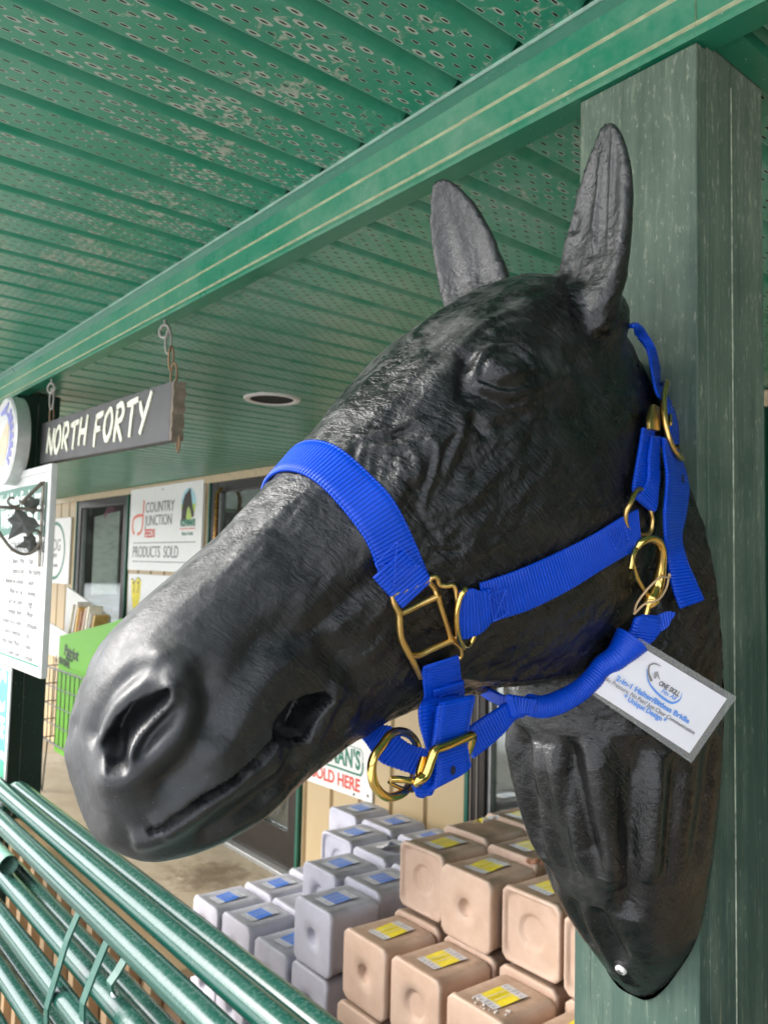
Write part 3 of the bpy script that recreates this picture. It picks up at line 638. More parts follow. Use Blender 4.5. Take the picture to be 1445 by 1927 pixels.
# ivy bracket, at right angles to the sign
IRON = plain('rusty_iron', (.16, .14, .11), .55, .3, .3, .3)
bk = thing('hanging_bracket', 'wrought iron hanging bracket with three ivy leaves in front of the weather sign', 'bracket', (xr_-.055, YS-.009, 0))
def bp(x, y): q = atX(x, y, xr_-.055); return (0., q[1]-(YS-.009), q[2])
z0_, z1_ = bp(79, 905)[2], bp(76, 1067)[2]
m = MB(); m.box((-.010, -.002, z1_), (.010, .002, z0_), bev=.0008); m.build('wall_strap', IRON, bk)
m = MB(); m.tube([(0, -.002, bp(79, 961)[2]), bp(40, 957), bp(0, 954)], .0045, 8); m.build('arm', IRON, bk, True)
m = MB(); m.tube([(0, -.003, bp(80, 908)[2]), bp(60, 928), bp(40, 948)], .0055, 8); m.build('brace', IRON, bk, True)
m = MB(); m.tube(catmull([bp(*p) for p in ((38, 950), (30, 953), (20, 950), (15, 943), (20, 937), (28, 938))], 5), .003, 8); m.build('small_curl', IRON, bk, True)
m = MB(); m.tube(catmull([bp(*p) for p in ((-12, 985), (0, 1003), (20, 1030), (40, 1042), (58, 1041), (71, 1030), (77, 1014), (72, 1000), (63, 999), (52, 1008))], 6), .0045, 8); m.build('scroll', IRON, bk, True)
IVY = [(0, -.34), (.22, -.42), (.55, -.30), (.44, -.04), (.52, .24), (.24, .30), (.0, .88), (-.24, .30), (-.52, .24), (-.44, -.04), (-.55, -.30), (-.22, -.42)]
for (cx_, cy_), s_, rot, tw in (((46, 984), .070, 2.5, .5), ((63, 950), .044, 1.3, -.3), ((60, 1022), .046, 1.9, .4)):
    c = bp(cx_, cy_); m = MB(); vs_ = []
    for dy in (.0008, -.0008):
        vs_ += [((-a*.30-.004*abs(a))*s_*tw*2-.012+dy, (a*math.cos(rot)-b*math.sin(rot))*s_, (a*math.sin(rot)+b*math.cos(rot))*s_) for a, b in IVY]+[(-.006+dy, 0, 0)]
    n = len(IVY); fs_ = [(i, (i+1) % n, n) for i in range(n)]+[(n+1+(i+1) % n, n+1+i, 2*n+1) for i in range(n)]+[(i, n+1+i, n+1+(i+1) % n, (i+1) % n) for i in range(n)]
    m.add(vs_, fs_); m.build('ivy_leaf', plain('iron_leaf', (.12, .12, .11), .5, .3, .3), bk, False, c)
# ------------------------------------------------------------------ hanging NORTH FORTY board
hk1, hk2 = atZ(311, 603, ZB), atZ(98, 715, ZB)
tl, br_, tr_, bl_ = atY(78, 800, .735), atY(320, 833, .70), atY(322, 713, .70), atY(76, 870, .735)
nf_ = thing('hanging_sign', 'grey wooden board with hand painted cream capitals hanging on chains from the beam', 'sign', tuple((tl+br_+tr_+bl_)/4))
Cn = (tl+br_+tr_+bl_)/4; ex = ((tr_+br_)-(tl+bl_))/2; Ls = np.linalg.norm(ex); ex /= Ls; ez = ((tr_+tl)-(br_+bl_))/2; ez -= ex*(ez@ex); Hs = np.linalg.norm(ez); ez /= Hs; ey = np.cross(ez, ex)
Mx = Matrix([list(ex)+[0], list(ey)+[0], list(ez)+[0], [0, 0, 0, 1]]).transposed(); Mx.translation = Vector(Cn); nf_.matrix_world = Mx
t = NT('grey_painted_board'); tc = t.co(); n_ = t.noise(t.map(tc, (.15, 1, 1)), 60, 5, .6); c_ = t.mix(t.noise(tc, 12, 4), (.065, .062, .062), (.105, .10, .10)); BOARD = t.out(t.mix(t.rng(n_, .62, .72, 0, .5), c_, (.22, .2, .18)), .7, t.bump(n_, .001, .4))
RAW = plain('raw_board_end', (.20, .155, .115), .8, var=.3, bump=.5, scale=50)
hw_, hh_ = Ls/2, Hs/2
m = MB(); m.box((-hw_, 0, -hh_), (hw_, .027, hh_), bev=.003); m.build('board', BOARD, nf_)
m = MB()
zz = np.linspace(-hh_+.001, hh_-.001, 12); vs_ = []
for i, z_ in enumerate(zz):
    o_ = .003*math.sin(i*2.3)+.002
    vs_ += [(hw_-.001, .001, z_), (hw_+.004+o_*.5, .002+o_*.4, z_), (hw_+.004+o_*.4, .028+o_*.6, z_), (hw_-.001, .0283, z_)]
fs_ = []
for i in range(11):
    for j in range(4): fs_.append((i*4+j, i*4+(j+1) % 4, i*4+4+(j+1) % 4, i*4+4+j))
fs_ += [(3, 2, 1, 0), (44, 45, 46, 47)]
m.add(vs_, fs_); m.build('rough_end', RAW, nf_)
LET = {'N': [[(.05,0),(.1,.5),(.12,1)],[(.1,.98),(.35,.5),(.58,.03)],[(.6,0),(.63,.5),(.68,1.03)]], 'O': [[(.35,1),(.1,.75),(.06,.35),(.25,.02),(.5,.15),(.62,.55),(.5,.92),(.33,1)]],
       'R': [[(.08,0),(.1,.5),(.13,1)],[(.05,.96),(.4,1.02),(.58,.78),(.45,.55),(.12,.48)],[(.2,.5),(.4,.25),(.62,-.04)]], 'T': [[(0,.95),(.35,.98),(.72,1.03)],[(.38,.98),(.35,.5),(.34,-.02)]],
       'H': [[(.08,0),(.1,.5),(.14,1)],[(.12,.5),(.35,.53),(.6,.52)],[(.58,-.02),(.62,.5),(.66,1.04)]], 'F': [[(.1,-.02),(.12,.5),(.15,1)],[(.08,.97),(.35,.99),(.66,1.04)],[(.12,.52),(.3,.54),(.52,.55)]],
       'Y': [[(.05,1.03),(.18,.75),(.36,.5)],[(.72,1.12),(.5,.6),(.22,-.06)]]}
m = MB(); cur = -hw_+.080; hgt = Hs*.60; cw = (Ls-.185)/(11*.80-.30)
for ch in 'NORTH FORTY':
    if ch == ' ': cur += cw*.50; continue
    for st in LET[ch]:
        jz = random.uniform(-.006, .006)
        stroke2(m, [(cur+a*cw+b*.010, (b-.5)*hgt+jz) for a, b in st], [.011, .016, .015, .012], -.0035, 0, False, .003)
    cur += cw*.80
m.build('lettering', plain('cream_brush_paint', (.76, .74, .60), .6, var=.05), nf_)
STEEL = plain('weathered_steel', (.34, .32, .29), .45, .7, .2); RUST = plain('rusty_steel', (.26, .17, .10), .7, .4, .3)
def toruslink(c, ry, rz, tilt, r=.0032):
    a = np.linspace(0, 2*math.pi, 20, endpoint=False); return [(c[0]+ry*math.cos(q)*math.cos(tilt), c[1]+ry*math.cos(q)*math.sin(tilt), c[2]+rz*math.sin(q)) for q in a]
for hk, lx, nm_, rings in ((hk1, hw_-.03, 'right', 3), (hk2, -hw_+.035, 'left', 2)):
    top = np.array(hk); bot = np.array(nf_.matrix_world @ Vector((lx, .02, hh_)))
    T = thing('chain_hook', 'steel eye hook and chain links holding the '+('uncut left end' if nm_ == 'left' else 'rough right end')+' of the hanging board', 'chain', tuple(top))
    bot = bot-top; L_ = np.linalg.norm(bot)
    m = MB(); m.tube([(0, 0, .012), (0, 0, -.010)], .0035, 8); m.tube(toruslink((0, 0, -.024), .013, .014, .5), .0036, 8, closed=True); m.build('eye_hook', STEEL, T, True)
    z0 = .034; seg = (L_-z0)/rings
    for i in range(rings):
        c = bot*((z0+seg*(i+.5))/L_); m = MB(); m.tube(toruslink(c, .0075, seg*.5+.005, .5+1.5*(i % 2)), .0026, 8, closed=True); m.build('chain_link', STEEL if i == 0 else RUST, T, True)
m = MB(); m.tube([(hw_+.006, .02, -hh_+.012), (hw_+.009, .02, -hh_-.01), (hw_+.004, .02, -hh_-.022), (hw_-.004, .02, -hh_-.012), (hw_-.004, .02, -hh_+.004)], .0028, 8); m.build('bottom_hook', RUST, nf_, True)
# ------------------------------------------------------------------ salt blocks
def block_mat(name, c0, c1, dust, top_tone):
    t = NT(name); tc = t.co(); p = t.vadd(tc, t.node('ShaderNodeVectorMath', {0: t.node('ShaderNodeObjectInfo').outputs['Location'], 1: (7., 7., 7.)}, operation='MULTIPLY').outputs[0])
    n = t.noise(p, 16, 5, .6); f = t.noise(p, 120, 3, .6); k = t.noise(t.map(p, (1, 1, .3)), 60, 3)
    c = t.mix(t.rng(n, .35, .65, 0, 1), c0, c1)
    c = t.mix(t.rng(k, .68, .74, 0, .45), c, dust)
    pt = t.node('ShaderNodeNewGeometry').outputs['Pointiness']
    c = t.mix(t.math('MULTIPLY', t.rng(t.math('ADD', pt, t.math('MULTIPLY', t.math('SUBTRACT', f, .5), .06)), .53, .60, 0, .6), 1.), c, dust)
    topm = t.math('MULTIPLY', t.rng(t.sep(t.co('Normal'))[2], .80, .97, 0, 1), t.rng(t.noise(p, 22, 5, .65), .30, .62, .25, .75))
    c = t.mix(topm, c, top_tone)  # darker mottled tone on the upward faces
    return t.out(c, .6, t.bump(t.math('ADD', t.math('MULTIPLY', n, .3), t.math('MULTIPLY', f, .3)), .0010, .4), **{'Specular IOR Level': .3})
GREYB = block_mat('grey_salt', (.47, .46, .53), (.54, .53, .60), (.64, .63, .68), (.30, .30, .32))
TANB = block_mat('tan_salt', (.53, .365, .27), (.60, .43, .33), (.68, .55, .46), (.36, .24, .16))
def block_mesh(name, kind, mat, hw=.0935, dep=.192, n=40):
    m = MB(); ang = [2*math.pi*(j+.5)/n for j in range(n)]
    def ring(r, sq, y):
        out = []
        for a in ang:
            c, s_ = math.cos(a), math.sin(a); e = 2+10*sq
            q = (abs(c)**e+abs(s_)**e)**(-1/e)
            q = 1+(q-1)*sq
            out.append((r*q*c, y, r*q*s_))
        return out
    if kind == 'hole': R = [(.004, 0, .020), (.016, 0, .019), (.0215, 0, .014), (.0235, 0, .004), (.0265, 0, .0008), (.05, .4, 0), (.080, .95, 0), (.0885, 1, .0005)]
    elif kind == 'dish': R = [(.004, 0, .013), (.026, 0, .013), (.031, 0, .0125), (.036, 0, .007), (.041, 0, .0015), (.06, .6, 0), (.083, 1, 0), (.0885, 1, .0005)]
    else: R = [(.004, 0, .020), (.032, 0, .020), (.037, 0, .0185), (.042, 0, .0125), (.048, .1, .0105), (.07, .85, .0095), (.0795, 1, .0085), (.084, 1, .001), (.0885, 1, .0002)]
    R += [(.0912, 1, .0012), (.0930, 1, .0034), (hw, 1, .007), (hw*.998, 1, .014), (hw*.975, 1, .017), (hw*.955, 1, dep*.5), (hw*.935, 1, dep-.016), (hw*.92, 1, dep-.006), (hw*.86, 1, dep), (.05, .6, dep), (.004, 0, dep)]
    rs_ = [ring(*q) for q in R]
    vs_ = [v for q in rs_ for v in q]; fs_ = []
    for i in range(len(R)-1):
        for j in range(n): fs_.append((i*n+j, i*n+(j+1) % n, (i+1)*n+(j+1) % n, (i+1)*n+j))
    fs_ += [tuple(range(n)), tuple((len(R)-1)*n+j for j in range(n-1, -1, -1))]
    m.add(vs_, fs_); me = m.build(name, mat, None, 50).data
    o = bpy.data.objects[name]; bpy.data.objects.remove(o); me.name = name; return me
def label_mesh(name, cols, w=.112, d=.072):
    """printed sticker: pale ends, coloured middle with fine lines; lies on the block's sloping top"""
    m = MB(); z = .0
    def strip(x0, x1, mi, dz=0.): 
        k = 5
        for i in range(k):
            a, b = x0+(x1-x0)*i/k, x0+(x1-x0)*(i+1)/k
            bend = lambda x_: .0006*math.sin(x_*70)
            m.add([(a, -d/2, z+dz+bend(a)), (b, -d/2, z+dz+bend(b)), (b, d/2, z+dz+bend(b)), (a, d/2, z+dz+bend(a))], [(0, 1, 2, 3)], mi)
    strip(-w/2, -w*.28, 0); strip(-w*.28, -w*.27, 2); strip(-w*.27, w*.27, 1); strip(w*.27, w/2, 0)
    for q in (-.008, .004, .014):
        m.add([(-w*.25, q-.0011, z+.0009), (w*.25, q-.0011, z+.0009), (w*.25, q+.0011, z+.0009), (-w*.25, q+.0011, z+.0009)], [(0, 1, 2, 3)], 0 if q != .004 else 2)
    for x0 in (-w*.47, w*.31):
        for q in range(5):
            y_ = -d*.40+d*.19*q; m.add([(x0, y_, z+.0009), (x0+w*.15*(.6+.4*((q*7) % 3)/2), y_, z+.0009), (x0+w*.15*(.6+.4*((q*7) % 3)/2), y_+.003, z+.0009), (x0, y_+.003, z+.0009)], [(0, 1, 2, 3)], 3)
    me = m.build(name, cols, None, False, None, False).data; o = bpy.data.objects[name]; bpy.data.objects.remove(o); me.name = name; return me
LGREY = label_mesh('label', [plain('label_white', (.56, .56, .60), .35), plain('label_blue', (.07, .19, .60), .35), plain('label_pale_blue', (.30, .42, .72), .35), plain('label_print_grey', (.30, .30, .36), .4)])
LTAN = label_mesh('label', [plain('label_white_2', (.56, .54, .54), .35), plain('label_yellow', (.70, .56, .02), .35), plain('label_dull_yellow', (.52, .40, .02), .35), plain('label_print_dark', (.28, .28, .36), .4)])
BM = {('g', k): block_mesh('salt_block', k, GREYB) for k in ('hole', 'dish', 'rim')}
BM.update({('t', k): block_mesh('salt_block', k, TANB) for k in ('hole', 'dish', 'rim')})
WRAP = plain('torn_film', (.62, .62, .64), .25)
def block(col, kind, x, y, ztop, label, group=None, lab=True, dx=0., dy=0., rz=0.):
    T = thing('salt_block', label, 'salt block', (x+.0945, y, ztop-.0955), rz+random.uniform(-.02, .02), group)
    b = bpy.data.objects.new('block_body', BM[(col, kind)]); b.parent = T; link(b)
    if lab:
        l = bpy.data.objects.new('label', LGREY if col == 'g' else LTAN); l.parent = T
        l.location = (dx+random.uniform(-.004, .004), .092+dy+random.uniform(-.005, .005), .0925); l.rotation_euler = Euler((-.026, 0, math.pi/2+random.uniform(-.09, .09)), 'XYZ'); link(l)
    return T
L0, L1, L2, L3 = .195, .39, .585, .78
GX = 'grey blocks buried in the stack'; TX = 'tan blocks buried in the stack'
for a in (
 ('dish', -2.75, 1.405, L1, 'grey salt block at the outer front corner of the grey stack, beside the bare floor'),
 ('hole', -2.745, 1.615, L1, 'grey salt block right behind the outer corner block, along the bare floor'),
 ('dish', -2.765, 1.825, L1, 'low grey salt block third along the bare floor, a sliver of top showing'),
 ('hole', -2.56, 1.420, L1, 'low grey salt block second in the front row, its hole just above the green rail'),
 ('dish', -2.56, 1.620, L1, 'low grey salt block squeezed behind the front row, label hidden'),
 ('hole', -2.33, 1.415, L1, 'low grey salt block under the tall front one, its label half covered'),
 ('hole', -2.13, 1.425, L1, 'grey salt block that carries the tall front block with the open hole'),
 ('hole', -2.12, 1.425, L2, 'tall front grey salt block with an open round hole and a bright blue label'),
 ('dish', -2.345, 1.605, L2, 'grey salt block whose face shows as a white triangle behind the tall one'),
 ('dish', -2.155, 1.635, L2, 'grey salt block between the tall front grey one and the tan wall of blocks'),
 ('dish', -2.15, 1.835, L2, 'grey salt block showing a thin strip of top beside the tan blocks'),
 ('dish', -2.36, 1.83, L2, 'grey salt block with torn crumpled film on its top'),
 ('rim', -2.57, 1.84, L2, 'grey salt block with a rimmed hollow pinkish face, third row'),
 ('hole', -2.80, 2.04, L2, 'grey salt block farthest back against the tan siding, under the sold here sign'),
 ('dish', -2.585, 2.045, L2, 'grey salt block by the tan siding, second from the outer end of the back row'),
 ('dish', -2.365, 2.045, L2, 'grey salt block in the back row, its bare top behind the first tan block')):
    T = block('g', *a, lab=a[1:3] not in ((-2.56, 1.620), (-2.36, 1.83)))
    if a[1:3] == (-2.36, 1.83):
        m = MB(); vs_ = []; 
        for i in range(7):
            for j in range(7): vs_.append((-.03+.012*i, .05+.012*j, .0965+.010*abs(math.sin(i*1.7+j*.9))*(i/6)+.028*max(0, i-3)/3*(.6+.4*math.sin(j))))
        m.add(vs_, [(i*7+j, i*7+j+1, i*7+j+8, i*7+j+7) for i in range(6) for j in range(6)]); m.build('torn_film', WRAP, T)
        l = bpy.data.objects.new('label', LGREY); l.parent = T; l.location = (.045, .09, .125); l.rotation_euler = (.2, -.7, .2); l.scale = (.55, .55, 1); link(l)
for x in (-2.76, -2.565, -2.33, -2.13): block('g', 'hole', x, 1.41, L0, 'grey salt block of the lowest layer, hidden under the front row', GX, False)
for y in (1.615, 1.825, 2.035): block('g', 'hole', -2.765, y, L0, 'grey salt block of the lowest layer, hidden under the front row', GX, False)
for y in (2.035,): block('g', 'hole', -2.79, y, L1, 'grey salt block of the lowest layer, hidden under the front row', GX, False)
for a in (
 ('rim', -1.865, 1.625, L3, 'tan salt block with a wide ringed dent at the end of the upper row'),
 ('hole', -1.655, 1.595, L3, 'tan salt block with a small round hole, middle of the upper tan row'),
 ('rim', -1.452, 1.620, L3, 'tan salt block with a rimmed hollow face and wide dent, next to the neck'),
 ('rim', -1.243, 1.605, L3, 'tan salt block mostly behind the post, a strip of its rim showing'),
 ('dish', -1.895, 1.835, L3, 'tan salt block with a torn crumpled yellow label on top'),
 ('dish', -1.905, 2.035, L3, 'tan salt block at the very back by the dark door, yellow label flat'),
 ('dish', -1.69, 1.815, L3, 'tan salt block behind the one with the small hole, chipped at its corner'),
 ('dish', -1.478, 1.830, L3, 'tan salt block in the second row, a corner showing beside the horse neck'),
 ('hole', -1.855, 1.412, L2, 'lower tan salt block with a small hole at the outer corner by the grey ones'),
 ('dish', -1.652, 1.415, L2, 'lower tan salt block with a large shallow dent and a pale washed yellow label'),
 ('hole', -1.432, 1.405, L2, 'lower tan salt block with a bright yellow label and chalky crumbs near the post'),
 ('dish', -1.222, 1.435, L2, 'lowest showing tan salt block right at the foot of the post'),
 ('dish', -1.865, 1.405, L1, 'tan salt block under the outer front corner one, cut by the green rail')):
    T = block('t', *a, lab=a[1:3] != (-1.895, 1.835))
    if a[1:3] == (-1.895, 1.835):
        m = MB(); vs_ = []
        for i in range(6):
            for j in range(6): vs_.append((-.03+.012*i, .07+.011*j, .094+.016*abs(math.sin(i*2.1+j*1.3))+.004*i))
        m.add(vs_, [(i*6+j, i*6+j+1, i*6+j+7, i*6+j+6) for i in range(5) for j in range(5)]); o = m.build('torn_label', [plain('torn_white', (.6, .6, .62), .4), plain('torn_yellow', (.7, .55, .02), .4)], T)
        for p in o.data.polygons:
            if p.index % 5 < 3 and p.index < 14: p.material_index = 1
    if a[1:3] == (-1.69, 1.815):
        m = MB()
        for i in range(12): m.add(*sph((.075+random.uniform(-.02, .02), .006+random.uniform(-.01, .02), .088+random.uniform(-.004, .003)), random.uniform(.003, .009), 3)); 
        m.build('broken_crumbs', plain('broken_salt', (.40, .19, .11), .8), T)
    if a[1:3] == (-1.432, 1.405):
        m = MB()
        for i in range(16): m.add(*sph((random.uniform(-.06, .07), .012+abs(random.gauss(0, .018)), .0925), random.uniform(.0012, .0045), 3))
        m.build('salt_crumbs', plain('chalk_crumb', (.66, .60, .55), .8), T)['kind'] = 'stuff'
for x in (-1.655, -1.432, -1.222): block('t', 'hole', x, 1.405, L1, 'tan salt block of a lower layer, hidden behind the rails', TX, False)
for x in (-1.865, -1.655, -1.432, -1.222): block('t', 'dish', x, 1.405, L0, 'tan salt block of a lower layer, hidden behind the rails', TX, False)
for x in (-1.865, -1.655, -1.452, -1.243):
    for y in (1.61,): block('t', 'dish', x, y, L2, 'tan salt block of a lower layer, hidden behind the rails', TX, False)
# ------------------------------------------------------------------ leaning green gates
def gate_paint():
    t = NT('green_gate_enamel'); tc = t.co(); n = t.noise(tc, 3, 4); f = t.noise(tc, 140, 2, .5); s_ = t.noise(tc, 420, 2)
    c = t.mix(n, (.003, .046, .032), (.006, .066, .046)); up = t.sep(t.node('ShaderNodeNewGeometry').outputs['Normal'])[2]
    dustm = t.math('MULTIPLY', t.rng(f, .45, .75, .05, .42), t.rng(up, .1, .9, 0, 1.))
    c = t.mix(dustm, c, (.13, .19, .17)); c = t.mix(t.rng(s_, .73, .77, 0, .7), c, (.50, .55, .52))
    return t.out(c, t.rng(n, .3, .7, .18, .28), None, 0., **{'Coat Weight': .35, 'Coat Roughness': .08})
GATE = gate_paint(); KL = .2
def rail_at(x, y, yc):
    d = ray(x, y); s_ = (yc+KL*(H-.95))/(d[1]-KL*d[2]); q = d*s_; q[2] += H; return q
PR = .0222
def gate(yc, rails, xl, xr, label, flats=(), bend=True):
    zs = [rail_at(0, p, yc)[2] for p in rails]; ztop = max(zs)
    T = thing('farm_gate', label, 'gate', (0, 0, 0), 0, None)
    yat = lambda z: yc+KL*(z-.95)
    zb = .06; R = .085
    # outer loop: top rail, rounded corners, end posts, bottom rail
    def P(x, z): return (x, yat(z), z)
    loop = [P(xr-R, ztop), P(xl+R, ztop)]+[P(xl+R-R*math.sin(a), ztop-R+R*math.cos(a)) for a in np.linspace(.2, 1.5, 6)]+[P(xl, ztop-R*1.4), P(xl, zb+R)]+[P(xl+R-R*math.cos(a), zb+R-R*math.sin(a)) for a in np.linspace(.2, 1.5, 5)]+[P(xl+R, zb), P(xr-R, zb)]+[P(xr-R+R*math.sin(a), zb+R-R*math.cos(a)) for a in np.linspace(.2, 1.5, 5)]+[P(xr, zb+R), P(xr, ztop-R)]+[P(xr-R+R*math.cos(a), ztop-R+R*math.sin(a)) for a in np.linspace(.1, 1.45, 6)]
    m = MB(); m.tube(loop, PR, 20, closed=True); m.build('outer_tube', GATE, T, True)
    for z in zs:
        if z > ztop-.02: continue
        m = MB(); m.tube([P(xl+PR*.9, z), P(xr-PR*.9, z)], PR*.96, 20); m.build('rail', GATE, T, True)
    z = min(zs)-.17
    while z > zb+.1:
        m = MB(); m.tube([P(xl+PR*.9, z), P(xr-PR*.9, z)], PR*.96, 16); m.build('rail', GATE, T, True); z -= .17
    for (xa, ztp, zbt) in flats:
        nrm = np.array([0, -1, KL])/math.hypot(1, KL); m = MB()
        L_ = min(.05, (ztp-zbt)*.4); prof = [(ztp+.012, .002), (ztp-L_, .016), (zbt+.5*L_+.004, .0250), (zbt+.5*L_, .024), (zbt, .018), (zbt-.006, .010)]
        vs_ = []
        for z, off in prof:
            for s_ in (-1, 1):
                for th in (0, .004):
                    q = np.array(P(xa+s_*.0105, z))+nrm*(off+th); vs_.append(q)
        fs_ = []
        for i in range(len(prof)-1):
            a, b = 4*i, 4*i+4; fs_ += [(a+1, a+3, b+3, b+1), (a, b, b+2, a+2), (a, a+1, b+1, b), (a+2, b+2, b+3, a+3)]
        fs_ += [(0, 2, 3, 1), (4*len(prof)-4, 4*len(prof)-3, 4*len(prof)-1, 4*len(prof)-2)]
        m.add(vs_, fs_); fl = m.build('upright_strap', green_paint('strap_green', (.006, .060, .042), (.010, .085, .06), (.10, .20, .16), .3, .35), T)
        c = np.array(P(xa, zbt-.004))+nrm*.014; m = MB(); m.add(*sph(c, .0065, 6)); m.build('weld_cap', plain('white_cap', (.75, .75, .75), .3), fl, True)
    return T
gate(.665, (1456,), -2.42, -.30, 'green tube gate leaning nearest the porch posts, its rounded corner showing')
gate(.618, (1483, 1640, 1822), -2.75, -.22, 'green tube gate in the middle of the leaning stack')
gate(.582, (1543, 1722), -2.80, -.26, 'green tube gate leaning outermost, with flat upright straps', ((-1.576, .925, .73), (-1.431, .925, .795), (-1.347, .922, .874)))
# short open tube end poking out between the gates
q1, q0 = rail_at(17, 1628, .60), rail_at(-60, 1545, .60)
m = MB(); m.tube([q0, q1], PR, 20, caps=False); m.tube([q0+np.array([0,0,0.0]), q1-(q1-q0)*.002], PR*.86, 20, caps=False)
a = m.build('tube_end', green_paint('pale_tube', (.12, .32, .22), (.2, .42, .32), (.5, .6, .55), .5, .2), None, True); tag(a, 'pale green open tube end sticking out between the leaning gates', 'tube')
# ------------------------------------------------------------------ wooden pickets behind the gates
WOOD_D = None
def wood(name, c0, c1, sc=1.):
    t = NT(name); tc = t.co(); p = t.vadd(tc, t.comb(t.rnd(), t.rnd(), t.rnd())); n = t.noise(t.map(p, (1, 1, .05)), 45*sc, 5, .6, .4); b = t.noise(p, 3, 3)
    c = t.mix(n, c0, c1); c = t.mix(t.rng(b, .4, .7, 0, .35), c, c0); return t.out(c, .65, t.bump(n, .001, .35))
WOOD_B = wood('shaded_brown_board', (.20, .115, .055), (.29, .18, .095)); WOOD_L = wood('lit_batten', (.50, .32, .17), (.62, .43, .25))  # recessed boards carry shade in their brown, battens daylight in their pale tone
pk = thing('picket_panel', 'wooden panel of brown boards and pale battens behind the leaning gates', 'wooden panel', (0, .765, 0))
ztp = atY(134, 1647, .75)[2]; xe = atY(279, 1870, .75)[0]; pit = .1153; off = atY(82, 1700, .75)[0]
k0 = int((-2.74-off)/pit); k1 = int((xe-off)/pit)
bmB = bmL = None
for k in range(k0, k1+1):
    xx = off+pit*k
    if bmB is None:
        m = MB(); m.box((.026, .012, .05), (pit-.003, .030, ztp-.012), bev=.002); oB = m.build('board', WOOD_B, pk, False, (xx, 0, 0)); bmB = oB.data
        m = MB(); m.box((-.012, -.015, .04), (.024, .011, ztp-.0205), bev=.002); oL = m.build('batten', WOOD_L, pk, False, (xx, 0, 0)); bmL = oL.data
    else:
        o = bpy.data.objects.new('board', bmB); o.parent = pk; o.location = (xx, 0, random.uniform(-.004, .0)); link(o)
        o = bpy.data.objects.new('batten', bmL); o.parent = pk; o.location = (xx+random.uniform(-.004, .004), 0, 0); link(o)
m = MB(); m.box((off+pit*k0-.01, -.020, ztp-.020), (off+pit*(k1+1)+.02, .034, ztp), bev=.003); m.build('cap_rail', WOOD_L, pk)
m = MB(); m.box((off+pit*k0-.01, .0305, .2), (off+pit*(k1+1)+.02, .055, .28), bev=.003); m.build('back_rail', WOOD_B, pk)
# ------------------------------------------------------------------ far end: green carton in a wire stand, white carton, sack
GC = plain('lime_carton', (.095, .31, .010), .5, var=.05)
def P19(x, y, Y=1.85): return atY(x, y, Y)
gb = thing('green_carton', 'lime green open carton with slanting top standing in the wire stand', 'carton', (-5.6, 1.85, 0))
A = P19(92, 1190, 2.25); 
fl, fr_, tl_, tr2 = P19(112, 1262), P19(235, 1235), P19(113, 1197), P19(196, 1161)
x0, x1 = tl_[0], P19(240, 1200)[0]
m = MB()
prf = [(x0, .28), (x1, .28), (x1, tr2[2]-.02), (x1-.10, tr2[2]+.01), (x1-.22, tr2[2]-.02), (x0, tl_[2])]
m.prism([(a+5.6, b) for a, b in prf], 0, .012, 0, 'y')
m.prism([(a+5.6, b) for a, b in [(x0, .28), (x1, .28), (x1, tl_[2]-.05), (x0, tl_[2]-.02)]], .34, .352, 0, 'y')
m.box((x0+5.6-.012, .0125, .28), (x0+5.6, .3395, tl_[2]-.02)); m.box((x1+5.6-.0125, .0125, .28), (x1+5.6-.0005, .3395, tl_[2])); m.box((x0+5.6, .0125, .28), (x1+5.6-.013, .3395, .29)); m.build('carton_body', GC, gb)
tx = [text_obj('t', 'Patriot', .105, BLK, gb, (P19(122, 1223)[0]+5.6, -.002, P19(122, 1223)[2]), R90, 'LEFT', .0006, .95, .12, .003), text_obj('t', 'livestock', .04, BLK, gb, (P19(125, 1237)[0]+5.6, -.002, P19(125, 1237)[2]), R90, 'LEFT'), text_obj('t', 'SENTINEL', .062, BLK, gb, (P19(112, 1240)[0]+5.6, -.002, P19(112, 1242)[2]), R90, 'LEFT', .0006, .85, 0, .002)]
for o in tx: o.rotation_euler = (math.pi/2, .06, 0)
join_text(tx, 'lettering')
m = MB(); c = P19(107, 1243); stroke2(m, [(c[0]+5.6+.02, c[2]+.055), (c[0]+5.6-.012, c[2]+.0), (c[0]+5.6+.012, c[2]+.005), (c[0]+5.6-.02, c[2]-.06)], [.004, .02, .02, .004], -.002); m.build('bolt_mark', BLK, gb)
ws_ = thing('wire_stand', 'black wire basket stand holding the lime green carton', 'stand', (-5.6, 1.80, 0))
m = MB(); WX0, WX1 = x0+5.6-.10, x1+5.6+.06; zt = P19(120, 1258)[2]
for i in range(17): xx = WX0+(WX1-WX0)*i/16; m.tube([(xx, 0, .36), (xx, 0, zt)], .0035, 5)
for i in range(5): z = .36+(zt-.36)*i/4; m.tube([(WX0, -.004, z), (WX1, -.004, z)], .006 if i in (0, 4) else .004, 6); m.tube([(WX0, -.004, z), (WX0, .45, z)], .004, 6)
for i in range(8): yy = .45*i/7; m.tube([(WX0, yy, .36), (WX0, yy, zt)], .0035, 5)
m.build('wire_basket', plain('black_wire', (.012, .02, .014), .4), ws_)
for xx in (WX0+.02, WX1-.02):
    for yy in (0, .42):
        m = MB(); m.tube([(xx-.05, yy, .36), (xx, yy, .012), (xx+.02, yy, .008), (xx+.03, yy, .012), (xx+.09, yy, .36)], .005, 6); m.build('leg', plain('black_wire_leg', (.012, .014, .012), .4), ws_)
wc = thing('white_carton', 'white open carton propped behind the lime green one', 'carton', (-6.0, 2.10, .98))
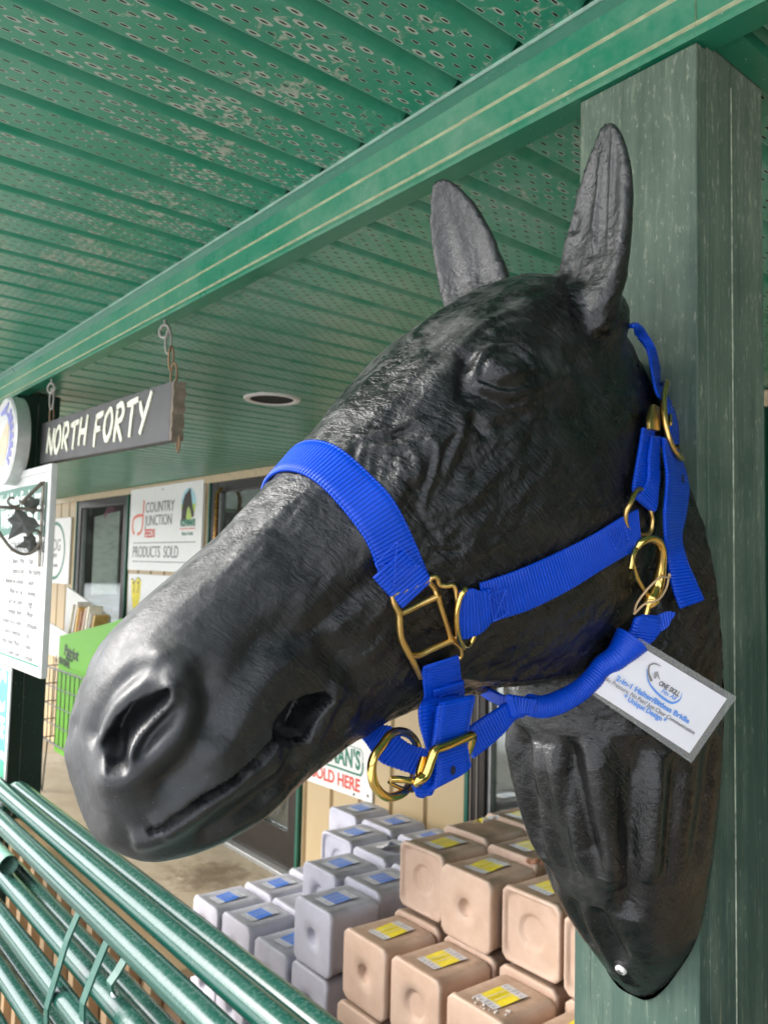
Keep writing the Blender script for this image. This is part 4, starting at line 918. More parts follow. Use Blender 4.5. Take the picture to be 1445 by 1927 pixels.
m = MB(); m.prism([(-.42, -.08), (.44, -.02), (.50, .225), (.16, .29), (-.42, .40)], -.0, .012, 0, 'y'); m.prism([(-.42, -.10), (.44, -.10), (.44, .05), (-.42, .15)], -.16, -.15, 0, 'y'); m.build('carton_wall', plain('white_card', (.62, .60, .57), .6, var=.04), wc)
m = MB(); m.box((.155, -.004, .0), (.162, -.0005, .28)); m.build('string', plain('brown_string', (.3, .25, .18), .8), wc)
pcs = [plain('paper', c, .6) for c in ((.72, .66, .52), (.66, .40, .12), (.70, .52, .42), (.74, .70, .66), (.60, .34, .22))]
for i in range(8):
    m = MB(); m.box((-.006, -.05, 0), (.006+.008*(i % 3), .05, .28+.03*math.sin(i*1.7)), bev=.001); o = m.build('booklet', pcs[(i*3) % 5], None, False, (-5.98+.062*i, 2.03, 1.0-.004*i)); o.rotation_euler = (0, .30+.04*math.sin(i*2.), 0)
    tag(o, 'thin upright booklet leaning in the white carton', 'booklet', 'booklets leaning in the white carton')
sk = MB(); sk.add(*sph((0, 0, .26), .26, 12, (1.1, .6, 1.)));
for i, v in enumerate(sk.v): sk.v[i] = (v[0]+.02*math.sin(v[2]*30), v[1]+.02*math.sin(v[0]*28+v[2]*17), max(.003, v[2]))
o = sk.build('feed_sack', plain('brown_sack', (.10, .055, .04), .7, var=.4, bump=.6, scale=12), None, True, (-5.15, 2.02, 0)); tag(o, 'brown crumpled sack on the floor beside the wire stand', 'sack')
# ------------------------------------------------------------------ horse head
XS = -.656*S
HB = np.array([XS, S, H])                   # the horse's base on the post: local x = sideways, -y = forward, z up
def hl(t, z, w=0.): return np.array([w, -t, z])
def section_ring(T, B, ws, m=40):
    """closed ring between a top and a bottom point of the midline, ws = half widths at fixed heights"""
    T = np.array(T); B = np.array(B); d = B-T
    vs = (.0, .05, .2, .45, .72, .94, 1.)
    hw = (0.,)+tuple(ws)+(0.,)
    pts = [(hw[i], vs[i]) for i in range(7)]+[(-hw[i], vs[i]) for i in range(5, 0, -1)]
    c = resample(np.vstack([catmull(pts, 8, True), [pts[0]]]), n=m+1)[:-1]
    return [hl(T[0]+d[0]*v, T[1]+d[1]*v, w) for w, v in c]
def loft(rings, sub=4):
    R = np.array(rings); k, m, _ = R.shape
    L = catmull(R.reshape(k, -1), sub).reshape(-1, m, 3); k = len(L)
    vs = L.reshape(-1, 3); fs = []
    for i in range(k-1):
        for j in range(m): fs.append((i*m+j, i*m+(j+1) % m, (i+1)*m+(j+1) % m, (i+1)*m+j))
    fs += [tuple(range(m-1, -1, -1)), tuple((k-1)*m+j for j in range(m))]
    return vs, fs
HEAD = [  # top(t,z), bottom(t,z), half widths
 ((.060,.225),(.015,.060),(.025,.045,.055,.055,.03)),
 ((.100,.262),(.040,-.020),(.030,.052,.066,.070,.04)),
 ((.150,.270),(.085,-.070),(.040,.064,.080,.084,.05)),
 ((.215,.245),(.135,-.096),(.050,.076,.088,.086,.05)),
 ((.280,.203),(.195,-.104),(.053,.082,.090,.080,.042)),
 ((.332,.155),(.250,-.105),(.047,.073,.080,.068,.032)),
 ((.380,.104),(.305,-.112),(.040,.060,.067,.054,.027)),
 ((.425,.055),(.355,-.127),(.034,.049,.055,.044,.024)),
 ((.465,.014),(.398,-.145),(.031,.043,.049,.041,.026)),
 ((.502,-.018),(.440,-.163),(.030,.046,.054,.047,.030)),
 ((.530,-.046),(.480,-.176),(.028,.046,.055,.048,.030)),
 ((.543,-.076),(.512,-.175),(.022,.037,.046,.041,.026)),
 ((.547,-.102),(.534,-.160),(.013,.024,.032,.028,.016)),
]
hv, hf = loft([section_ring(*a) for a in HEAD])
NECK = [  # z, front t, half width
 (.215,.055,.006),(.19,.080,.012),(.13,.112,.037),(.05,.140,.076),(-.03,.148,.092),(-.11,.146,.096),(-.19,.128,.093),
 (-.27,.098,.083),(-.33,.064,.070),(-.375,.030,.046),(-.400,.010,.028),(-.410,.002,.014)]
def neck_ring(z, tf, w, m=36):
    out = []
    for j in range(m):
        a = 2*math.pi*j/m; c, s_ = math.cos(a), math.sin(a)
        # rounded front, flat back on the post
        t = (tf+.02)*max(0, s_)**.8-.02 if s_ > 0 else -.02
        x = w*(abs(c)**.75)*np.sign(c)
        if s_ <= 0: x = w*.98*np.sign(c)*abs(c)**.6
        out.append(hl(t, z, x))
    return out
nv, nf = loft([neck_ring(*a) for a in NECK], 3)
def ear(sx):
    base = np.array([.046, -.158, .205]) if sx > 0 else np.array([-.054, -.156, .210]); tip = np.array([.087, -.172, .368]) if sx > 0 else np.array([-.099, -.188, .382])
    ax = tip-base; L = np.linalg.norm(ax); ax /= L
    fr = np.array([-.22*sx, -1., -.1]); fr -= ax*(fr@ax); fr /= np.linalg.norm(fr)
    e1 = np.cross(fr, ax)
    rings = []
    for u, hw, bk, cup, bend in ((0,.034,.030,-.016,0),(.16,.037,.030,-.008,0),(.30,.0385,.028,.002,.002),(.47,.037,.025,.007,.003),(.63,.0335,.021,.007,.004),(.78,.028,.0155,.005,.004),(.9,.019,.010,.003,.003),(.965,.012,.007,.0,.002),(1.,.004,.004,0,.002)):
        c = base+ax*(u*L)-fr*bend
        r = []
        for j in range(14):
            a = math.pi*j/13; r.append(c+e1*hw*math.cos(a)-fr*(bk*max(0., math.sin(a))**.8))
        for j in range(1, 13):
            x = -1+2*j/13; q = (1-x*x); r.append(c+e1*hw*x-fr*(cup*q*(1-.55*math.exp(-(x/.2)**2)))+fr*.003)
        rings.append(r)
    return loft(rings, 4)
hm = MB(); hm.add(hv, hf); hm.add(nv, nf)
for sx in (1, -1): hm.add(*ear(sx))
for sx in (1, -1): hm.add(*sph((.046*sx, -.140, .218), .040, 14, (.85, 1.0, .95)))
tmp = hm.build('tmp_horse')
def remesh(o, vox, smooth=6, sub=0):
    md = o.modifiers.new('r', 'REMESH'); md.mode = 'VOXEL'; md.voxel_size = vox; md.use_smooth_shade = True
    if smooth:
        sm = o.modifiers.new('s', 'SMOOTH'); sm.factor = .5; sm.iterations = smooth
    if sub:
        sd = o.modifiers.new('d', 'SUBSURF'); sd.levels = sub; sd.render_levels = sub
    dg = bpy.context.evaluated_depsgraph_get(); dg.update()
    me = bpy.data.meshes.new_from_object(o.evaluated_get(dg)); bpy.data.objects.remove(o); return me
hme = remesh(tmp, .0031, 9, 1)
def get_v(me):
    a = np.empty(len(me.vertices)*3); me.vertices.foreach_get('co', a); return a.reshape(-1, 3)
def get_n(me):
    a = np.empty(len(me.vertices)*3); me.vertices.foreach_get('normal', a); return a.reshape(-1, 3)
def set_v(me, V): me.vertices.foreach_set('co', V.ravel()); me.update()
def bvh_of(me):
    V = get_v(me); return BVHTree.FromPolygons([Vector(v) for v in V], [tuple(p.vertices) for p in me.polygons])
_bvh = bvh_of(hme)
def on_skin(x, y):
    """point and normal of the horse's skin seen at a spot of the near side (local)"""
    d = ray(x, y); d = d/np.linalg.norm(d)
    h, n, i, _ = _bvh.ray_cast(Vector((0, 0, H))-Vector(HB), Vector(d))
    return (None, None) if h is None else (np.array(h), np.array(n))
HV = get_v(hme); HN = get_n(hme)
AV = HV.copy(); AV[:, 0] = np.abs(AV[:, 0])
def px(crop, pts):
    ox, oy, s_ = crop; return [(ox+a/s_, oy+b/s_) for a, b in pts]
def skin_path(crop, pts, sub=4):
    P = []
    for a, b in px(crop, pts):
        h, n = on_skin(a, b)
        if h is not None: h[0] = abs(h[0]); P.append(h)
    return catmull(P, sub) if len(P) > 2 else np.array(P)
def dist_poly(V, P):
    """distance to a polyline and the parameter 0..1 along it"""
    best = np.full(len(V), 1e9); par = np.zeros(len(V)); n = max(1, len(P)-1)
    if len(P) == 1: return np.linalg.norm(V-P[0], axis=1), par
    for i in range(n):
        a, b = P[i], P[i+1]; ab = b-a; L2 = ab@ab+1e-12
        t = np.clip((V-a)@ab/L2, 0, 1); d = np.linalg.norm(V-(a+t[:, None]*ab), axis=1)
        m = d < best; best[m] = d[m]; par[m] = (i+t[m])/n
    return best, par
FULL = (0, 0, 1.)
def farw(x, f):
    t = np.clip((x+.030)/.034, 0, 1); return f+(1-f)*t*t*(3-2*t)
def stroke(crop, pts, r, d, prof='g', taper=.0, lat=0.):
    """raise (d>0) or carve (d<0) the skin along a line, radius r, metres"""
    P = skin_path(crop, pts)
    if not len(P): print("MISS", crop, pts[:2]); return
    lo = P.min(0)-3*r; hi = P.max(0)+3*r
    idx = np.where(np.all((AV > lo) & (AV < hi), axis=1))[0]
    if not len(idx): return
    D, t = dist_poly(AV[idx], P)
    amp = d*np.ones(len(idx))
    if taper: amp = amp*np.clip(np.minimum(t, 1-t)/taper, 0, 1)**.7
    if prof == 'g': w = np.exp(-(D/r)**2)
    elif prof == 'v': w = np.clip(1-D/r, 0, 1)**1.4
    else: w = np.clip((1.25-D/r)/.5, 0, 1); w = w*w*(3-2*w)
    nn = HN[idx].copy()
    if lat:
        side = np.stack([np.sign(HV[idx, 0]), np.zeros(len(idx)), np.zeros(len(idx))], -1)
        nn = nn*(1-lat)+side*lat; nn /= np.linalg.norm(nn, axis=1)[:, None]
    HV[idx] += nn*(amp*w*farw(HV[idx, 0], FAR))[:, None]
def hollow(crop, poly, depth, soft=.004, dirn=(-1., .25, .1)):
    """press the inside of a closed outline inwards (outline seen from the side)"""
    P = skin_path(crop, poly, 1); Q = P[:, 1:]; c = Q.mean(0); rad = np.max(np.linalg.norm(Q-c, axis=1))+.02
    mid = P[:, 0].mean()
    idx = np.where((np.linalg.norm(AV[:, 1:]-c, axis=1) < rad) & (np.abs(AV[:, 0]-mid) < .035))[0]
    X = AV[idx][:, 1:]; n = len(Q)
    ins = np.zeros(len(X), bool); D = np.full(len(X), 1e9)
    for i in range(n):
        a, b = Q[i], Q[(i+1) % n]
        cond = (a[1] > X[:, 1]) != (b[1] > X[:, 1])
        ins ^= cond & (X[:, 0] < (b[0]-a[0])*(X[:, 1]-a[1])/(b[1]-a[1]+1e-15)+a[0])
        ab = b-a; t = np.clip((X-a)@ab/(ab@ab+1e-15), 0, 1); D = np.minimum(D, np.linalg.norm(X-(a+t[:, None]*ab), axis=1))
    sd = np.where(ins, D, -D)
    w = np.clip((sd+soft*.35)/soft, 0, 1); w = w*w*(3-2*w)
    dv = np.array(dirn)/np.linalg.norm(dirn); dd = np.repeat(dv[None], len(idx), 0); dd[:, 0] *= np.sign(HV[idx, 0])
    HV[idx] += dd*(depth*w*farw(HV[idx, 0], FAR**.5))[:, None]
EY = (740, 540, 3.0104); NO = (130, 1180, 4.8167); MO = (400, 1180, 4.0139); M2 = (100, 1100, 2.3306); FC = (560, 740, 2.89); NK = (940, 1280, 3.1087)
FAR = 1.
# --- broad forms
stroke(EY, [(420,330),(560,235),(700,200),(850,250),(960,330)], .014, .0045)            # brow
stroke(EY, [(900,290),(980,350),(1060,420)], .018, -.0075)                              # hollow above the eye
stroke(EY, [(800,500),(900,520),(1010,500)], .014, .004)                                # cheek bone behind the eye
stroke(EY, [(580,485),(640,490)], .0150, .0130)                                                    # eyeball
stroke(EY, [(330,480),(250,560)], .016, .0030)
stroke(FULL, [(1010,800),(1090,760),(1150,700)], .02, -.005)
stroke(FULL, [(860,800),(800,860),(740,940),(700,1010)], .011, .0045)                   # facial crest
stroke(FULL, [(720,800),(640,900),(560,1000)], .022, -.0035)
stroke(FULL, [(780,1000),(860,1010),(960,960)], .03, .002)
stroke(FULL, [(740,1060),(690,1110),(640,1150),(580,1200)], .010, -.0045)
stroke(FULL, [(660,1130),(780,1200),(900,1200)], .02, -.004)
stroke(FULL, [(880,1140),(1000,1180),(1090,1150)], .04, .005)                           # jowl
stroke(FULL, [(905,1272),(1000,1270),(1090,1255)], .008, .004)
stroke(FULL, [(830,1290),(960,1298),(1080,1300)], .012, -.005)
stroke(MO, [(690,130),(560,220),(330,400),(180,680),(60,900)], .014, .006)              # upper lip muscle
stroke(MO, [(520,60),(350,190),(190,470),(40,740)], .011, -.0055)
stroke(MO, [(720,90),(860,130),(960,200)], .012, -.005)
stroke(MO, [(950,480),(1050,560),(1020,700)], .009, .004)
stroke(MO, [(880,200),(1040,320),(1100,420)], .010, -.003)
# --- nostril (the far one is shallower)
FAR = .35
stroke(NO, [(1190,520),(1215,760),(1150,980),(1010,1210),(860,1350)], .011, -.0068)
stroke(NO, [(860,330),(1010,480),(1075,640),(1075,800),(1010,980),(880,1130),(720,1270),(560,1340),(440,1330)], .0100, .0088)
stroke(NO, [(820,425),(680,415),(540,490),(400,640),(290,820),(230,960)], .0085, -.0055)
stroke(NO, [(850,500),(700,510),(560,600),(430,720),(330,880),(310,1000)], .0075, .0056)
stroke(NO, [(700,340),(520,420),(400,540)], .012, .002)
hollow(NO, [(890,600),(760,640),(600,720),(480,830),(400,960),(370,1080),(420,1200),(470,1290),(550,1300),(580,1210),(585,1080),(650,970),(750,860),(870,740),(900,670)], .026, .0042, (-1., .5, .25))
hollow(NO, [(905,730),(955,720),(985,800),(950,900),(850,1020),(720,1140),(640,1200),(615,1180),(665,1080),(700,980),(790,860)], .0045, .006)
stroke(NO, [(905,590),(910,680),(860,745),(760,830),(660,950),(600,1060),(595,1160)], .0042, .0060)
# --- mouth and chin
stroke(M2, [(980,655),(880,742),(760,832),(640,912),(520,995),(440,1055)], .0075, .004, 'g', .05)
hollow(M2, [(955,655),(880,742),(760,836),(640,918),(520,1003),(430,1058),(418,1066),(440,1070),(530,1026),(650,946),(770,864),(890,772),(975,690)], .019, .0026, (-1., .35, .25))
stroke(M2, [(1000,732),(900,815),(765,900),(645,988),(525,1066),(420,1105),(340,1110)], .0080, .0058, 'g', .08)
stroke(M2, [(1040,800),(900,930),(800,1000),(690,1085)], .0085, -.0058)
stroke(M2, [(980,900),(900,980),(800,1030)], .016, .0055)
stroke(M2, [(330,930),(250,900),(190,860)], .016, .0025)
hollow(MO, [(440,790),(500,690),(580,590),(700,530),(850,500),(875,540),(820,640),(750,760),(710,850),(620,895),(530,885),(470,850)], .030, .0045, (-1., .15, .15))
stroke(MO, [(760,860),(850,720),(900,570)], .0055, .003)
FAR = 1.
# --- eye lids
stroke(EY, [(430,560),(470,440),(540,375),(640,335),(720,372),(765,440),(775,520)], .0042, .0034, 'g', .12)
stroke(EY, [(470,540),(500,450),(560,398),(640,385),(705,415),(735,480)], .0024, -.0024, 'g', .1)
stroke(EY, [(450,556),(560,597),(660,612),(775,578)], .0034, .0030, 'g', .1)
stroke(EY, [(470,540),(560,575),(660,588),(740,560)], .0022, -.0018, 'g', .1)
stroke(EY, [(440,590),(540,632),(660,660),(760,630)], .0026, -.0030, 'g', .15)
stroke(EY, [(430,625),(560,668),(680,700),(750,680)], .0026, -.0026, 'g', .2)
stroke(EY, [(340,630),(430,655),(520,690)], .0026, -.0022, 'g', .2)
stroke(EY, [(410,420),(395,500),(405,590)], .0065, -.0060)
stroke(EY, [(520,290),(450,370),(425,440)], .0055, -.0028)
stroke(EY, [(580,340),(680,318),(770,370)], .0032, -.0030)
stroke(EY, [(410,350),(480,290),(560,235),(660,180),(780,190),(930,235),(1040,320)], .0032, -.0022, 'g', .2)
stroke(EY, [(570,800),(680,770),(780,690)], .0050, -.0035, 'g', .2)
stroke(EY, [(860,660),(920,640),(1000,570)], .0060, -.0030, 'g', .2)
stroke(EY, [(420,720),(500,800),(540,840)], .0040, -.0028, 'g', .2)
# --- wrinkles and veins of the cheek
for pts, r_, d_ in (
 ([(300,240),(420,205),(520,185),(610,150),(740,150)], .0030, .0022), ([(320,290),(450,285),(570,290),(690,238)], .0030, .0022),
 ([(470,215),(580,200),(680,190)], .0030, -.0020), ([(690,240),(750,300),(745,420),(690,560),(690,650)], .0032, .0024),
 ([(720,330),(700,450),(670,560)], .0030, -.0022), ([(880,100),(890,200),(850,320),(790,480)], .0040, .0020),
 ([(940,120),(990,190),(1010,260)], .0030, -.0024), ([(530,400),(580,470),(620,520),(690,540)], .0028, -.0022),
 ([(540,330),(560,420),(600,500)], .0030, .0018), ([(820,640),(900,600),(1000,500),(1100,430)], .0050, .0018),
 ([(560,560),(640,640),(700,720),(780,830)], .0026, -.0018), ([(700,850),(780,855),(880,855)], .0016, -.0012),
 ([(870,200),(800,330),(770,440)], .0028, -.0018), ([(330,250),(300,330),(290,420)], .0030, -.0016), ([(390,260),(370,350),(360,440)], .0030, -.0016),
 ([(440,290),(430,390),(420,480)], .0030, -.0016), ([(620,280),(640,380),(650,470)], .0030, .0016),
 ([(1180,250),(1080,330),(980,420),(930,520)], .0045, -.0016)):
    stroke(FC, pts, r_, d_, 'g', .25)
# --- neck muscles
for pts, r_, d_ in (
 ([(130,300),(220,600),(330,920),(430,1200)], .006, -.0022), ([(290,380),(400,760),(520,1150)], .013, .0042), ([(410,330),(470,700),(600,1150)], .010, -.0050),
 ([(530,330),(600,780),(690,1250)], .013, .0045), ([(690,330),(720,760),(760,1200)], .009, -.0020), ([(810,330),(800,760),(760,1250),(740,1400)], .011, -.0050),
 ([(910,420),(890,900),(880,1200)], .014, .0040), ([(1040,420),(1010,800),(960,1200)], .010, -.0030), ([(560,1330),(640,1480),(720,1640)], .008, -.0030),
 ([(480,1300),(560,1480),(680,1680),(800,1810)], .006, .0025), ([(1240,300),(1200,700),(1130,1100)], .010, -.0020)):
    stroke(NK, pts, r_, d_*1.9, 'g', .18)
# --- ears: central fold and side ridge
EA = (780, 220, 3.1413)
for pts, r_, d_ in (([(1100,200),(1090,400),(1060,650),(1045,850)], .0030, .0022), ([(1060,650),(1040,760),(1050,860)], .0026, -.0020),
                    ([(1175,60),(1165,300),(1155,600),(1140,850)], .0026, .0020), ([(970,340),(950,560),(930,700)], .0055, -.0026),
                    ([(900,900),(960,940),(1040,960)], .006, -.0030)):
    stroke(EA, pts, r_, d_, 'g', .2)
# --- hand-modelled unevenness: lumps, and hair strokes along the face
from mathutils import noise as mnoise
_fx = np.array([.79, -.61]); AX = np.stack([HV[:, 0], -HV[:, 1]*_fx[0]+HV[:, 2]*_fx[1], -HV[:, 1]*_fx[1]*-1+HV[:, 2]*_fx[0]], -1)
def vnoise(P, octs=2): return np.array([mnoise.fractal(Vector(p), 1., 2., octs) for p in P])
n1 = vnoise(AX*np.array([22, 16, 22])); n2 = vnoise(AX*np.array([85, 34, 85]), 3)
qual = np.clip((-HV[:, 1]-.02)/.03, 0, 1)
muz = np.clip((AX[:, 1]-.34)/.06, 0, 1)               # smoother towards the nose
neckm = 1-.85*np.clip((-.10-HV[:, 2])/.06, 0, 1)*np.clip((.24+HV[:, 1])/.05, 0, 1)
earm = 1-.75*np.clip((HV[:, 2]-.255)/.03, 0, 1)*np.clip((np.abs(HV[:, 0])-.03)/.02, 0, 1)
HV += HN*((n1*.0012+n2*.0013*(1-.75*muz))*earm*neckm)[:, None]
HV[:, 1] = np.minimum(HV[:, 1], -.0015)
set_v(hme, HV)

_bvh0, _bvh = _bvh, bvh_of(hme)
def on_skin(x, y):
    """as before, on the finished skin (normals from the smooth form)"""
    d = ray(x, y); d = d/np.linalg.norm(d); o = Vector((0, 0, H))-Vector(HB)
    h0, n0, _, d0 = _bvh0.ray_cast(o, Vector(d)); h1, n1_, _, d1 = _bvh.ray_cast(o, Vector(d))
    if h1 is None: return (None, None) if h0 is None else (np.array(h0), np.array(n0))
    if h0 is None: return np.array(h1), np.array(n1_)
    return np.array(h1 if d1 < d0 else h0), np.array(n0)
EYE_C = on_skin(940, 702)[0]
def horse_mat():
    t = NT('black_moulded_plastic'); tc = t.co(); geo = t.node('ShaderNodeNewGeometry'); nz = t.sep(geo.outputs['Normal'])[2]
    x, y, z = t.sep(tc)
    along = t.map(tc, (1, 1, 1), (math.radians(-52.3), 0, 0))
    hair = t.noise(t.map(along, (150, 230, 36)), 1., 4, .65, .5); hair2 = t.noise(t.map(along, (420, 420, 110)), 1., 3, .6, .3)
    lump = t.noise(tc, 38, 5, .62, .6); spk = t.noise(tc, 900, 2, .5); big = t.noise(tc, 9, 4, .6); dusty = t.noise(t.map(tc, (1, 1, .5)), 24, 6, .7, .8)
    muz = t.rng(y, -.50, -.36, 1, 0)                       # nose end, smoother and greyer
    neck = t.rng(z, -.16, -.06, 1, 0)
    c = t.mix(t.rng(big, .3, .7, 0, 1), (.0022, .0023, .0026), (.0050, .0050, .0055))
    c = t.mix(t.math('MULTIPLY', muz, .6), c, (.024, .025, .027))
    up = t.rng(nz, .25, .9, 0, 1)
    dm = t.math('MULTIPLY', t.rng(t.math('ADD', dusty, t.math('MULTIPLY', hair, .35)), .62, .86, 0, 1), t.math('ADD', t.math('MULTIPLY', up, .95), .12))
    c = t.mix(dm, c, (.10, .098, .094))
    br = t.math('MULTIPLY', t.rng(t.math('ABSOLUTE', x), .060, .095, 0, 1), t.rng(z, .10, -.02, 0, 1)); br = t.math('MULTIPLY', br, t.rng(y, -.075, -.03, 0, 1)); br = t.math('MULTIPLY', br, t.rng(lump, .35, .6, .35, 1))
    c = t.mix(t.math('MULTIPLY', br, .8), c, (.026, .013, .009))
    earz = t.math('MULTIPLY', t.math('MULTIPLY', t.rng(z, .235, .285, 0, 1), t.rng(t.math('ABSOLUTE', x), .012, .04, .45, 1)), t.rng(t.noise(tc, 45, 5, .65), .3, .7, .35, 1.))
    c = t.mix(t.math('MULTIPLY', earz, .6), c, (.042, .041, .041))
    c = t.mix(t.rng(spk, .715, .75, 0, .6), c, (.26, .25, .24))
    ex_ = t.comb(t.math('SUBTRACT', t.math('ABSOLUTE', x), abs(float(EYE_C[0]))), t.math('SUBTRACT', y, float(EYE_C[1])), t.math('SUBTRACT', z, float(EYE_C[2])))
    eyed = t.rng(t.node('ShaderNodeVectorMath', {0: ex_}, operation='LENGTH').outputs['Value'], .018, .034, .02, 1)
    patch = t.rng(t.noise(tc, 15, 3, .5), .35, .65, .25, 1.1)
    hair = t.math('MULTIPLY', t.math('MULTIPLY', hair, patch), eyed)
    hair = t.math('MULTIPLY', hair, t.math('MULTIPLY', t.rng(z, .25, .29, 1, .4), t.rng(neck, 0, 1, 1., .45)))
    h = t.math('ADD', t.math('MULTIPLY', hair, t.rng(muz, 0, 1, 1.05, .12)), t.math('ADD', t.math('MULTIPLY', hair2, t.rng(muz, 0, 1, .3, .08)), t.math('MULTIPLY', lump, t.rng(muz, 0, 1, 1.1, .30))))
    b1 = t.bump(h, .0036, .6)
    rough = t.math('ADD', t.rng(lump, .3, .7, .22, .36), t.math('MULTIPLY', dm, .3))
    rough = t.math('ADD', rough, t.math('MULTIPLY', muz, .16))
    rough = t.math('SUBTRACT', rough, t.math('MULTIPLY', neck, .08))
    return t.out(c, rough, b1, **{'Specular IOR Level': .5})
HMAT = horse_mat()
horse = thing('horse_head', 'glossy black moulded plastic horse head mounted on the weathered post', 'horse head', tuple(HB))
wrap('head_and_neck', hme, HMAT, horse, True)
h_, n_ = on_skin(1168, 1823)
m = MB(); m.lathe([(0, -.0032), (.0046, -.0026), (.0058, -.0008), (.0058, .0008)], 20, 0, 'y'); m.box((-.0032, -.0036, -.0007), (.0032, -.0026, .0007), 1); m.box((-.0007, -.0037, -.0032), (.0007, -.0027, .0032), 1)
sc_ = m.build('screw_head', [plain('white_screw', (.62, .60, .58), .3, .2), plain('screw_slot', (.06, .06, .06), .6)], horse, True)
sc_.matrix_local = Matrix.Translation(Vector(h_)+Vector(n_)*.0005) @ Vector(n_).to_track_quat('-Y', 'Z').to_matrix().to_4x4()
# ------------------------------------------------------------------ blue halter
def webbing(name='blue_nylon_webbing'):
    t = NT(name); tc = t.co(); n = t.noise(tc, 60, 3, .6); f = t.noise(tc, 1500, 2, .6)
    c = t.mix(n, (.0, .038, .37), (.0, .056, .52)); c = t.mix(t.rng(f, .45, .75, 0, .35), c, (.0, .095, .70))
    return t.out(c, .36, t.bump(f, .0005, .5), **{'Specular IOR Level': .32})
WEB = webbing()
BRASS = NT('polished_brass'); _n = BRASS.noise(BRASS.co(), 120, 3); BRASS = BRASS.out(BRASS.mix(_n, (.78, .50, .13), (.86, .60, .20)), BRASS.rng(_n, .3, .7, .10, .2), None, 1.)
BRASSM = NT('satin_brass'); _n = BRASSM.noise(BRASSM.co(), 200, 4); BRASSM = BRASSM.out(BRASSM.mix(_n, (.66, .42, .13), (.74, .50, .19)), BRASSM.rng(_n, .3, .7, .26, .38), BRASSM.bump(_n, .0004, .3), 1.)
HOLE = plain('eyelet_hole', (.004, .006, .03), .8)
halter = thing('halter', 'bright blue nylon halter with brass rings and buckles on the black horse head', 'halter', tuple(HB))
C5 = (640, 1050, 4.0139); C6 = (900, 900, 2.6514); C7 = (1050, 560, 3.0101); C4 = (440, 820, 3.1413)
def loc3(crop, x, y, how):
    X, Y = px(crop, [(x, y)])[0]
    if isinstance(how, tuple):                      # ('w', sideways distance) or ('t', forward distance)
        k, v = how
        q = atX(X, Y, XS+v) if k == 'w' else atY(X, Y, S-v)
        return q-HB
    h, n = on_skin(X, Y)
    if h is None:                                   # just past the outline: step inwards until the skin is met
        for st in range(1, 60):
            for dx_, dy_ in ((-1, 0), (0, -1), (0, 1), (1, 0), (-1, -1), (-1, 1)):
                h, n = on_skin(X+dx_*2*st, Y+dy_*2*st)
                if h is not None: break
            if h is not None: break
        d = ray(X, Y); dep = (h+HB-np.array([0, 0, H]))@FW
        return d*(dep/(d@FW))+np.array([0, 0, H])-HB+n*how*.5
    return h+n*how
def ribbon(name, A, B, parent, mat=None, th=.0026, rib=.00085, pitch=.0028, cap=.0006, sub=8, flip=1.):
    A = catmull(A, sub) if len(A) > 2 else resample(A, n=10); B = catmull(B, sub) if len(B) > 2 else resample(B, n=10)
    C = (A+B)/2; d = np.r_[0, np.cumsum(np.linalg.norm(np.diff(C, axis=0), axis=1))]
    n = max(6, int(d[-1]/pitch*7)); s = np.linspace(0, d[-1], n)
    A = np.stack([np.interp(s, d, A[:, i]) for i in range(3)], -1); B = np.stack([np.interp(s, d, B[:, i]) for i in range(3)], -1)
    C = (A+B)/2; T = np.gradient(C, axis=0); T /= np.linalg.norm(T, axis=1)[:, None]+1e-12
    W = B-A; wl_ = np.linalg.norm(W, axis=1); Wn = W/wl_[:, None]
    N = np.cross(T, Wn); N /= np.linalg.norm(N, axis=1)[:, None]+1e-12; N *= flip
    ph = s/pitch*2*np.pi; r = rib*(np.abs(np.sin(ph/2))**.6-.75)
    prof = [(-.5, -.1), (-.5, .1), (-.49, .38), (-.455, .5), (-.44, .38), (-.425, .5), (-.3, .5), (-.15, .5), (0, .5), (.15, .5), (.3, .5), (.425, .5), (.44, .38), (.455, .5), (.49, .38), (.5, .1), (.5, -.1), (.49, -.5), (.2, -.5), (-.2, -.5), (-.49, -.5)]
    k = len(prof); V = np.zeros((n, k, 3))
    for j, (b, h) in enumerate(prof):
        ee = .0003*np.sin(ph) if abs(b) > .47 and rib else 0*ph
        V[:, j] = C+Wn*(b*wl_+np.sign(b)*ee)[:, None]+N*(h*th+(r*np.sign(h) if abs(h) > .2 else 0*r))[:, None]
    fs_ = []
    for i in range(n-1):
        for j in range(k): fs_.append((i*k+j, i*k+(j+1) % k, (i+1)*k+(j+1) % k, (i+1)*k+j))
    fs_ += [tuple(range(k-1, -1, -1)), tuple((n-1)*k+j for j in range(k))]
    m = MB(); m.add(V.reshape(-1, 3), fs_); return m.build(name, mat or WEB, parent, 60)
def strap(name, crop, rows, parent=None, **kw):
    A = [loc3(crop, r[0], r[1], r[4]) for r in rows]; B = [loc3(crop, r[2], r[3], r[5] if len(r) > 5 else r[4]) for r in rows]
    return ribbon(name, A, B, parent or halter, **kw)
def brass(name, crop, pts, r, parent=None, mat=None, closed=False, n=14, sub=6, flat=None):
    P = [loc3(crop, *p) for p in pts]; P = catmull(P, sub, closed) if len(P) > 2 else np.array(P)
    m = MB(); rr = r if not hasattr(r, '__len__') else np.interp(np.linspace(0, 1, len(P)), np.linspace(0, 1, len(r)), r)
    m.tube(P, rr, n, closed=closed); return m.build(name, mat or BRASS, parent or halter, True)
